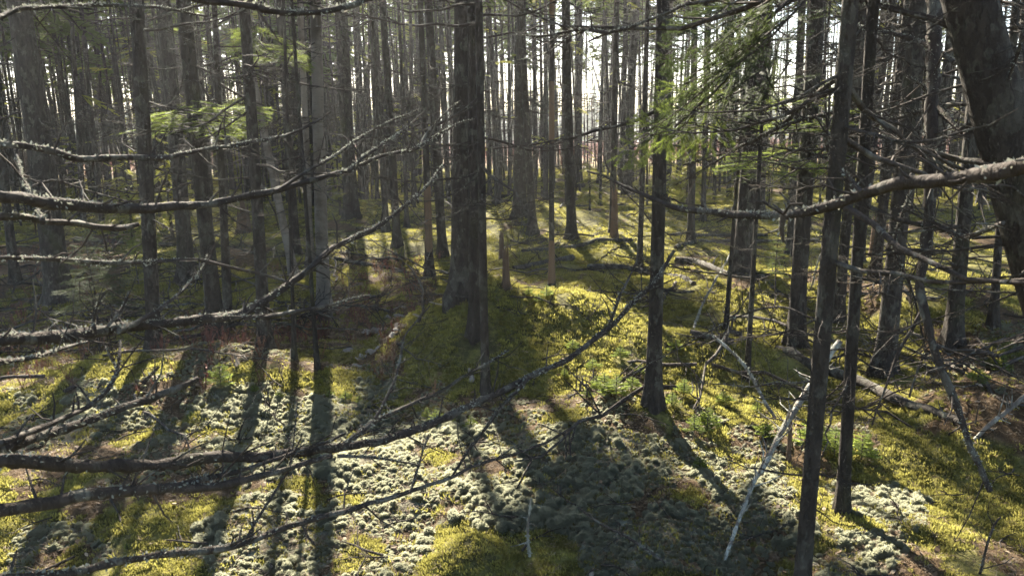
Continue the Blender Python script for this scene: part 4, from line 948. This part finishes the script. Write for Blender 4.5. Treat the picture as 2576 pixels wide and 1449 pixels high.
def stump(px, py, w, h, label, seed, mat=M_ROT, jag=.55):
    g, d = ground_hit(px, py); r = w/2*d/FPX; q = np.random.RandomState(seed); sides = 14; z = np.array([-.05, 0, .15, .4, .7, 1.])*h
    a = np.arange(sides)/sides*2*math.pi; rad = r*(np.array([1.7, 1.5, 1.15, 1, .93, .85])); V = []
    top = q.uniform(1-jag, 1+jag*.4, sides)
    for k in range(6):
        lob = 1+.12*np.sin(a*3+seed)+q.uniform(-.06, .06, sides); zz = z[k]*np.where(k > 3, top, 1.)
        V.append(np.stack([np.cos(a)*rad[k]*lob, np.sin(a)*rad[k]*lob, np.broadcast_to(zz, sides)], -1))
    V.append(np.stack([np.cos(a)*r*.5, np.sin(a)*r*.5, np.full(sides, h*.62)], -1)); V = np.concatenate(V+[np.array([[0, 0, h*.55]])])
    i = np.arange(6)[:, None]*sides; j = np.arange(sides)[None]; k = (j+1) % sides
    mb = MB(); mb.add(V, np.stack([6*sides+np.arange(sides), 6*sides+(np.arange(sides)+1) % sides, np.full(sides, 7*sides)], -1), np.stack([i+j, i+k, i+sides+k, i+sides+j], -1).reshape(-1, 4))
    link('broken_stump', mb.mesh('broken_stump', mat, False), None, label, 'stump', loc=g)
stump(1273, 735, 17, .34, 'rotten brown stump with jagged top on the crest of the moss mound', 1)
stump(1262, 652, 13, .42, 'thin leaning broken stub just behind the jagged stump', 2)
stump(616, 588, 32, .55, 'grey broken stump among dead branches behind the leaning birch', 3)
stump(552, 437, 16, .6, 'small far stump on the bright moss behind the green bough', 4)
stump(1546, 602, 17, .65, 'orange broken stub at the foot of the pole-supporting trunk', 5, M_PEEL)
stump(2197, 648, 18, .6, 'pale orange split stump between the right hand trunks', 6, M_PEEL)
stump(1983, 1165, 11, .24, 'small rotten red stub beside the pale slanting stick', 7)
stump(1487, 1452, 12, .04, 'small pale splintered wood stub at the bottom of the lichen', 8, M_WBARK)
stump(805, 800, 44, .10, 'dark mossy butt at the foot of the blackened birch', 9)

def bark_piece(px, py, L, w, rz, label, seed):
    g, d = ground_hit(px, py); q = np.random.RandomState(seed); n = 7; m = 7; V = []
    curl = q.uniform(.5, 2.4)
    for i in range(n):
        t = i/(n-1)-.5
        for j in range(m):
            a = (j/(m-1)-.5)*curl*2; ww = w/ (curl+.4)
            V.append([t*L*(1+.15*math.sin(j*2.1+seed)), math.sin(a)*ww, (1-math.cos(a))*ww*(1 if seed % 2 else -1)+(ww*.8 if seed % 2 == 0 else 0)+.012*math.sin(t*6+seed)])
    i = np.arange(n-1)[:, None]*m; j = np.arange(m-1)[None]; Q = np.stack([i+j, i+j+1, i+m+j+1, i+m+j], -1).reshape(-1, 4)
    me = new_mesh('birch_bark_piece', V, [Q], [M_WBARK]); o = link('birch_bark_piece', me, None, label, 'bark', 'birch bark scraps in the leaf hollow', M=rotm(rz, q.uniform(-.2, .2), q.uniform(-.3, .3), 1, g+[0, 0, .004]))
for i, (px, py, L, w, rz) in enumerate([(945, 832, .26, .10, .2), (930, 838, .12, .12, 1.), (985, 828, .16, .09, .1), (1012, 830, .12, .08, .6), (1020, 800, .24, .06, .15), (1065, 803, .18, .06, .1), (985, 858, .10, .10, 1.2), (960, 848, .08, .07, .8),
                                         (880, 878, .12, .08, .4), (888, 884, .06, .10, 1.5), (940, 885, .12, .09, .7), (910, 905, .08, .08, 1.1), (1125, 762, .30, .05, .3), (1000, 783, .18, .03, .1), (975, 803, .08, .05, 0), (898, 928, .08, .05, .2), (1005, 842, .10, .05, .2)]):
    bark_piece(px, py, L*.85, w*.7, rz, 'curled white birch bark scrap lying in the dark leaf hollow', i)
for i, (px, py, lab) in enumerate([(594, 918, 'upright grey-white bark flake beside the sunlit seedling'), (1184, 966, 'white bark flake at the shaded foot of the moss mound')]):
    g, d = ground_hit(px, py); V = []; mb = MB(); tt = np.linspace(0, 1, 6)
    for t in tt: 
        for u in (-1, 0, 1): V.append([u*.02*(1-t*.7)+.01*math.sin(t*5), .015*t*t+.006*abs(u), t*.09])
    ii = np.arange(5)[:, None]*3; jj = np.arange(2)[None]
    mb.add(V, None, np.stack([ii+jj, ii+jj+1, ii+jj+4, ii+jj+3], -1).reshape(-1, 4)); link('bark_flake', mb.mesh('bark_flake', M_WBARK), None, lab, 'bark', loc=g)

# ------------------------------------------------------------------ seedlings and young firs near by
SEEDLING_COUNT = 0
def seedling(px, py, hpx, label, seed, group=None, tall=False, mesh=SEED_ME, wide=.55, bare=0.0):
    g, d = ground_hit(px, py); h = hpx*d/FPX; q = np.random.RandomState(seed)
    e = link('fir_seedling' if not tall else 'young_fir', None, None, label, 'seedling' if not tall else 'tree', group, loc=g)
    mb = MB(); P = np.array([[0, 0, -.01], [q.uniform(-.02, .02)*h, q.uniform(-.02, .02)*h, h*.5], [0, 0, h]]); tube(mb, P, [max(.0035, h*.010), max(.003, h*.007), .0015], 6); link('stem', mb.mesh('stem', M_LIMB), e)
    nw = 6 if not tall else 9
    for k in range(nw):
        z = (bare+(1-bare)*(.18+.74*k/(nw-1)))*h; L = h*wide*(1-.72*k/(nw-1))*(1 if not tall else .8)
        for j in range(4 if not tall else 5):
            az = j*2*math.pi/(4 if not tall else 5)+k*.8+q.uniform(-.3, .3)
            link('bough', mesh[q.randint(4)], e, M=rotm(az, q.uniform(-.35, .1), q.uniform(-.3, .3), L*q.uniform(.75, 1.15), (0, 0, z)))
    link('top_shoot', mesh[0], e, M=rotm(0, -1.45, 0, h*.16, (0, 0, h*.9)))
seedling(556, 968, 60, 'bright sunlit fir seedling on the pale lichen bank', 1, wide=.7)
seedling(2040, 1140, 100, 'sunlit fir seedling left of the whole-height slim trunk', 2); seedling(2098, 1160, 75, 'bushy sunlit fir seedling between the two slim near trunks', 3, wide=.8); seedling(2165, 1165, 75, 'fir seedling right of the second slim near trunk', 4, wide=.7)
seedling(1925, 1100, 40, 'low fir seedling left of the pale slanting stick', 5, wide=.9)
seedling(1135, 745, 100, 'dusky young fir in front of the great central spruce', 6, mesh=HIGH_ME, wide=.45)
seedling(1950, 770, 215, 'thin young fir with sunlit sprays beside the broad dark spruce', 7, tall=True, wide=.22, bare=.25, mesh=YOUNG_ME)
seedling(250, 880, 300, 'dim young fir with lit sprays in the gloom on the left', 8, tall=True, wide=.45, mesh=HIGH_ME, bare=.3)
seedling(350, 720, 200, 'young fir behind the spotted trunk on the left', 9, tall=True, wide=.35, mesh=YOUNG_ME, bare=.3)
GS = 'fir seedlings dotted over the moss'
q = np.random.RandomState(44)
for i, (px, py, hp) in enumerate([(1100, 1070, 40), (1075, 1060, 28), (1130, 1065, 30), (1330, 745, 26), (1375, 745, 34), (1355, 755, 22), (1520, 1000, 55), (1500, 985, 40), (1550, 1010, 60), (1475, 1010, 30), (1590, 990, 40), (1720, 1000, 45),
                                  (1780, 1080, 60), (1745, 1100, 50), (1690, 1025, 40), (1820, 1010, 34), (1490, 930, 30), (1440, 880, 26), (870, 1010, 26), (905, 1020, 24), (830, 1000, 22), (1185, 1075, 40), (1760, 1190, 36), (1700, 890, 30),
                                  (640, 985, 24), (700, 1000, 20), (2460, 960, 36), (2520, 945, 45), (1560, 905, 34), (1610, 940, 30), (1420, 950, 24), (1905, 1030, 30), (320, 1380, 16), (480, 1050, 18)]):
    lab = 'tiny fir seedling in the pale lichen of the foreground' if px < 1250 and py > 980 else 'small fir seedling on the mossy ground right of the moss mound' if px > 1600 else 'small fir seedling on the lit moss mound'
    seedling(px, py, hp, lab, 50+i, GS, wide=q.uniform(.5, .85))

# ------------------------------------------------------------------ ground cover
def lichen_clump(seed):
    q = np.random.RandomState(300+seed); bm = bmesh.new(); bmesh.ops.create_icosphere(bm, subdivisions=3, radius=1.0)
    V = np.array([v.co[:] for v in bm.verts]); T = np.array([[v.index for v in f.verts] for f in bm.faces]); bm.free()
    C = q.normal(0, 1, (120, 3)); C /= np.linalg.norm(C, axis=1)[:, None]
    dt = V @ C.T; near = np.sort(np.arccos(np.clip(dt, -1, 1)), axis=1)
    C2 = q.normal(0, 1, (9, 3)); C2 /= np.linalg.norm(C2, axis=1)[:, None]; n2 = np.arccos(np.clip(np.max(V @ C2.T, axis=1), -1, 1))
    rr = .62+.22*np.cos(np.clip(near[:, 0]/.20, 0, 1.5))+.26*np.cos(np.clip(n2/.75, 0, 1.5))
    rr *= 1+.16*(vnoise(V[:, 0]*1.7+seed, V[:, 1]*1.7+V[:, 2], 3)-.5)*2
    V = V*rr[:, None]*.78; V[:, 2] *= .92
    n = 1900; D = q.normal(0, 1, (n, 3)); D[:, 2] = np.abs(D[:, 2])*1.1-.25; D /= np.linalg.norm(D, axis=1)[:, None]
    ix = np.argmax(D @ (V/np.linalg.norm(V, axis=1)[:, None]).T, axis=1); b = V[ix]*.97
    t = np.cross(D, q.normal(0, 1, (n, 3))); t /= np.linalg.norm(t, axis=1)[:, None]; L = q.uniform(.14, .36, n)[:, None]
    e = b+(D+q.normal(0, .45, (n, 3)))*L
    F = np.stack([b-t*.02, e-t*q.uniform(.03, .075, (n, 1)), e+t*q.uniform(.03, .075, (n, 1))], 1).reshape(-1, 3)
    m = len(V); return new_mesh('reindeer_lichen', np.concatenate([V, F]), [np.concatenate([T, np.arange(n*3).reshape(-1, 3)+m])], [M_LICHEN], True)
LICH = [lichen_clump(i) for i in range(5)]
q = np.random.RandomState(77)
def scatter(n, r0, r1, a0=-40, a1=40, p=2.0, rs=q):
    d = (rs.uniform(r0**p, r1**p, n))**(1/p); a = np.radians(rs.uniform(a0, a1, n)); return np.sin(a)*d, np.cos(a)*d
x, y = scatter(34000, 2.2, 6.8, p=1.4); cv = cover(x, y); ok = (cv == 2) & (fbm(x/.16, y/.16, 61, 2) > .38) & ((y > 2.3) | (np.abs(x) < 2))
x, y = x[ok], y[ok]; z = hfun(x, y); s = (.0085+.013*q.rand(len(x))**1.6)*(.65+.8*fbm(x/.35, y/.35, 63, 2))
sx, sy = project(x, y, z); dist = np.sqrt(x*x+y*y+2.6); show = (sx > 0) & (sx < DW) & (sy < DH+15) & (sy > 0); size = np.where(show, s/dist, 0)
order = np.argsort(-size)
for k in order[:290]:
    big = 'large' if s[k] > .024 else 'small'
    lab = big+' sunlit cream-coloured cushion of reindeer lichen in the foreground carpet' if lit(x[k:k+1], y[k:k+1])[0] else big+' shaded grey-green cushion of reindeer lichen in the foreground carpet'
    link('reindeer_lichen', LICH[q.randint(5)], None, lab, 'lichen', 'reindeer lichen cushions', M=rotm(q.uniform(0, 6.28), q.uniform(-.25, .25), q.uniform(-.25, .25), np.array([1, 1, q.uniform(.85, 1.3)])*s[k], (x[k], y[k], z[k]+s[k]*.45)))
rest = order[290:]
def gn_scatter(name, tmpl_mesh, pos, rot, scl, label=None, cat=None, parent=None):
    """one object: points that carry copies of a small mesh"""
    me = bpy.data.meshes.new(name); me.vertices.add(len(pos)); me.vertices.foreach_set('co', np.asarray(pos, np.float32).ravel())
    a = me.attributes.new('rot', 'FLOAT_VECTOR', 'POINT'); a.data.foreach_set('vector', np.asarray(rot, np.float32).ravel())
    a = me.attributes.new('scl', 'FLOAT_VECTOR', 'POINT'); a.data.foreach_set('vector', np.asarray(scl, np.float32).ravel())
    o = link(name, me, parent, label, cat, kind='stuff')
    src = bpy.data.objects.new(name+'_piece', tmpl_mesh)
    g = bpy.data.node_groups.new(name, 'GeometryNodeTree')
    g.interface.new_socket('Geometry', in_out='INPUT', socket_type='NodeSocketGeometry'); g.interface.new_socket('Geometry', in_out='OUTPUT', socket_type='NodeSocketGeometry')
    gi = g.nodes.new('NodeGroupInput'); go = g.nodes.new('NodeGroupOutput'); ip = g.nodes.new('GeometryNodeInstanceOnPoints'); oi = g.nodes.new('GeometryNodeObjectInfo'); oi.inputs[0].default_value = src
    ra = g.nodes.new('GeometryNodeInputNamedAttribute'); ra.data_type = 'FLOAT_VECTOR'; ra.inputs[0].default_value = 'rot'
    sa = g.nodes.new('GeometryNodeInputNamedAttribute'); sa.data_type = 'FLOAT_VECTOR'; sa.inputs[0].default_value = 'scl'
    g.links.new(gi.outputs[0], ip.inputs['Points']); g.links.new(oi.outputs['Geometry'], ip.inputs['Instance'])
    g.links.new(ra.outputs[0], ip.inputs['Rotation']); g.links.new(sa.outputs[0], ip.inputs['Scale']); g.links.new(ip.outputs[0], go.inputs[0])
    md = o.modifiers.new('scatter', 'NODES'); md.node_group = g
    return o
def rots(n, tilt, rs): return np.stack([rs.uniform(-tilt, tilt, n), rs.uniform(-tilt, tilt, n), rs.uniform(0, 6.283, n)], -1)
for v in range(2):
    i = rest[v::2]
    gn_scatter('lichen_carpet', LICH[v], np.stack([x[i], y[i], z[i]+s[i]*.35], -1), rots(len(i), .3, q), np.repeat(s[i][:, None], 3, 1)*[1, 1, 1.05], 'smaller grey-green reindeer lichen tufts filling the foreground carpet' if v == 0 else 'pale grey-green reindeer lichen tufts spread between the larger cushions', 'lichen')

x, y = scatter(62000, 2.2, 7.2, p=1.4); wob = .12*(fbm(x/.2, y/.2, 66)-.5); cv = cover(x+wob, y+wob); cw = cover(x, y); ok = ((cv == 2) | (cw == 2) | (cw == 1) & (y < 5.2) & (fbm(x/.4, y/.4, 67) > .55)) & (fbm(x/.11, y/.11, 68, 2) > .40) & (cw != 3)
x, y = x[ok], y[ok]; s = .005+.006*q.rand(len(x))
gn_scatter('fine_lichen', LICH[3], np.stack([x, y, hfun(x, y)+s*.5], -1), rots(len(x), .4, q), np.repeat(s[:, None], 3, 1), 'fine crumbs of pale lichen between the cushions of the foreground carpet', 'lichen')
def moss_tuft(seed, n=18, tall=1.0, spread=1.0):
    q = np.random.RandomState(400+seed); V = []; T = []; c = 0
    for k in range(n):
        a = q.uniform(0, 6.283); r = spread*q.rand()**.6; b = np.array([math.cos(a)*r, math.sin(a)*r, -.15-.25*r*r]); d = np.array([math.cos(a)*.5*r+q.uniform(-.35, .35), math.sin(a)*.5*r+q.uniform(-.35, .35), 1.]); L = tall*q.uniform(.5, 1.)
        w = np.cross(d, q.normal(0, 1, 3)); w /= np.linalg.norm(w); w *= .13*q.uniform(.7, 1.3)
        V += [b, b+d*L*.55+w, b+d*L, b+d*L*.55-w]; T += [(c, c+1, c+2), (c, c+2, c+3)]; c += 4
    return new_mesh('moss_tuft', V, [T], [M_MOSS], False)
MT = [moss_tuft(0), moss_tuft(1, 14, 1.3), moss_tuft(2, 20, .8, 1.3)]
# near moss
x, y = scatter(115000, 2.2, 9.5, p=1.15); cv = cover(x, y); n = fbm(x/.4, y/.4, 71)
ok = (cv == 0) & (n > .34) | (cv == 3) | (cv == 2) & (q.rand(len(x)) < .30) | (cv == 1) & (q.rand(len(x)) < .10)
x, y, cv = x[ok], y[ok], cv[ok]; r = np.hypot(x, y); s = (.008+.010*q.rand(len(x)))*(.75+.14*r)*np.where(cv == 3, 1.0, 1.0)
for v in range(3):
    i = np.arange(len(x))[v::3]
    gn_scatter('moss', MT[v], np.stack([x[i], y[i], hfun(x[i], y[i])+.003], -1), rots(len(i), .35, q), np.repeat(s[i][:, None], 3, 1), ['yellow-green feather moss covering mounds and forest floor', 'taller yellow-green moss shoots mixed through the forest floor', 'low creeping yellow-green moss spread over the forest floor'][v], 'moss')
x, y = scatter(90000, 9.0, 36, p=1.3); cv = cover(x, y); ok = (cv != 1) & (fbm(x/.9, y/.9, 72) > .36); x, y = x[ok], y[ok]; r = np.hypot(x, y); s = (.020+.022*q.rand(len(x)))*(.5+.06*r)
gn_scatter('far_moss', MT[2], np.stack([x, y, hfun(x, y)+.004], -1), rots(len(x), .35, q), np.repeat(s[:, None], 3, 1), 'sunlit yellow moss on the ground between the far trunks', 'moss')

def leaf_mesh():
    V = np.array([[0, 0, 0], [.35, .22, .06], [.75, .18, .02], [1, 0, .12], [.75, -.18, .05], [.35, -.22, .10]]); return new_mesh('dead_leaf', V, [[(0, 1, 5), (1, 4, 5), (1, 2, 4), (2, 3, 4)]], [M_LITTER], False)
def twig_mesh(seed):
    q = np.random.RandomState(seed); mb = MB(); t = np.linspace(0, 1, 5); A = np.stack([t, .12*np.sin(t*4+seed), .05+.06*np.sin(t*3)], -1); tube(mb, A, np.linspace(.022, .008, 5), 4, True)
    for k in range(4):
        f = q.uniform(.2, .9); b = np.array([np.interp(f, t, A[:, c]) for c in range(3)]); d = np.array([.4, q.choice([-1, 1])*.7, q.uniform(-.1, .5)])*q.uniform(.15, .4); tube(mb, np.array([b, b+d*.5+[0, 0, .03], b+d]), [.012, .009, .005], 3, False)
    return mb.mesh('twig', M_LIMB)
def needles_mesh():
    q = np.random.RandomState(2); V = []; T = []; c = 0
    for k in range(9):
        b = np.array([q.uniform(-.5, .5), q.uniform(-.5, .5), q.uniform(0, .15)]); a = q.uniform(0, 6.28); d = np.array([math.cos(a), math.sin(a), q.uniform(-.15, .35)])*q.uniform(.5, 1); w = np.array([-math.sin(a), math.cos(a), .3])*.03
        V += [b-w, b+w, b+d]; T.append((c, c+1, c+2)); c += 3
    return new_mesh('needles', V, [T], [M_LITTER], False)
def put_litter(name, mesh, n, r1, size, prob, tilt, label, cat, rs, p=1.3):
    x, y = scatter(n, 2.2, r1, p=p, rs=rs); cv = cover(x, y); ok = rs.rand(len(x)) < np.array(prob)[cv]; x, y = x[ok], y[ok]; s = rs.uniform(*size, len(x))
    gn_scatter(name, mesh, np.stack([x, y, hfun(x, y)+.008], -1), rots(len(x), tilt, rs), np.repeat(s[:, None], 3, 1), label, cat)
rs = np.random.RandomState(91)
put_litter('dead_leaves', leaf_mesh(), 9000, 9, (.018, .045), (.06, .9, .12, 0), .5, 'scattered brown dead leaves lying over moss and litter', 'leaves', rs)
put_litter('needle_litter', needles_mesh(), 42000, 9, (.02, .04), (.16, 1., .85, .04), .3, 'rusty brown needles and bits strewn on the forest floor', 'needles', rs)
put_litter('twig_litter', twig_mesh(1), 2600, 14, (.06, .30), (.22, .7, .22, .03), .2, 'thin grey twigs littering the forest floor', 'twigs', rs)
# reddish low shrub stems in the hollow
def shrub_mesh():
    q = np.random.RandomState(5); mb = MB()
    for k in range(7):
        a = q.uniform(0, 6.28); d = np.array([math.cos(a)*.35, math.sin(a)*.35, 1])*q.uniform(.6, 1); tube(mb, np.array([[0, 0, 0], d*.5+[.03, 0, 0], d]), [.012, .010, .005], 3, False)
        for j in range(5):
            b = d*q.uniform(.4, 1); v = q.normal(0, 1, 3)*.04; w = q.normal(0, 1, 3)*.015; mb.add([b, b+v+w, b+v*1.8, b+v-w], [(0, 1, 2), (0, 2, 3)])
    return mb.mesh('shrub', M_SHRUB, False)
x, y = scatter(5200, 3.0, 13, p=1.5, rs=rs); cv = cover(x, y); px, py = project(x, y, hfun(x, y)); ok = ((cv == 1) & (fbm(x/.8, y/.8, 81) > .52)) & (py < 1000) & (px < 1150); x, y = x[ok], y[ok]; s = rs.uniform(.06, .17, len(x))
gn_scatter('low_shrubs', shrub_mesh(), np.stack([x, y, hfun(x, y)], -1), rots(len(x), .3, rs), np.repeat(s[:, None], 3, 1), 'thin reddish stems of low shrubs growing in the leaf hollow', 'shrubs')

# ------------------------------------------------------------------ the air
def haze():
    mb = MB(); x0, x1, y0, y1, z0, z1 = -150., 150., -12., 185., -1.6, 17.5
    V = [(x, y, z) for z in (z0, z1) for y in (y0, y1) for x in (x0, x1)]
    mb.add(V, None, [(0, 2, 3, 1), (4, 5, 7, 6), (0, 1, 5, 4), (2, 6, 7, 3), (0, 4, 6, 2), (1, 3, 7, 5)])
    m = bpy.data.materials.new('haze'); m.use_nodes = True; t = m.node_tree; t.nodes.clear(); o = t.nodes.new('ShaderNodeOutputMaterial'); v = t.nodes.new('ShaderNodeVolumePrincipled')
    v.inputs['Color'].default_value = (.93, .96, 1, 1); v.inputs['Density'].default_value = HAZE; v.inputs['Anisotropy'].default_value = .55
    t.links.new(v.outputs[0], o.inputs['Volume'])
    link('haze', mb.mesh('haze', m, False), kind='stuff')
HAZE = .0012
haze()
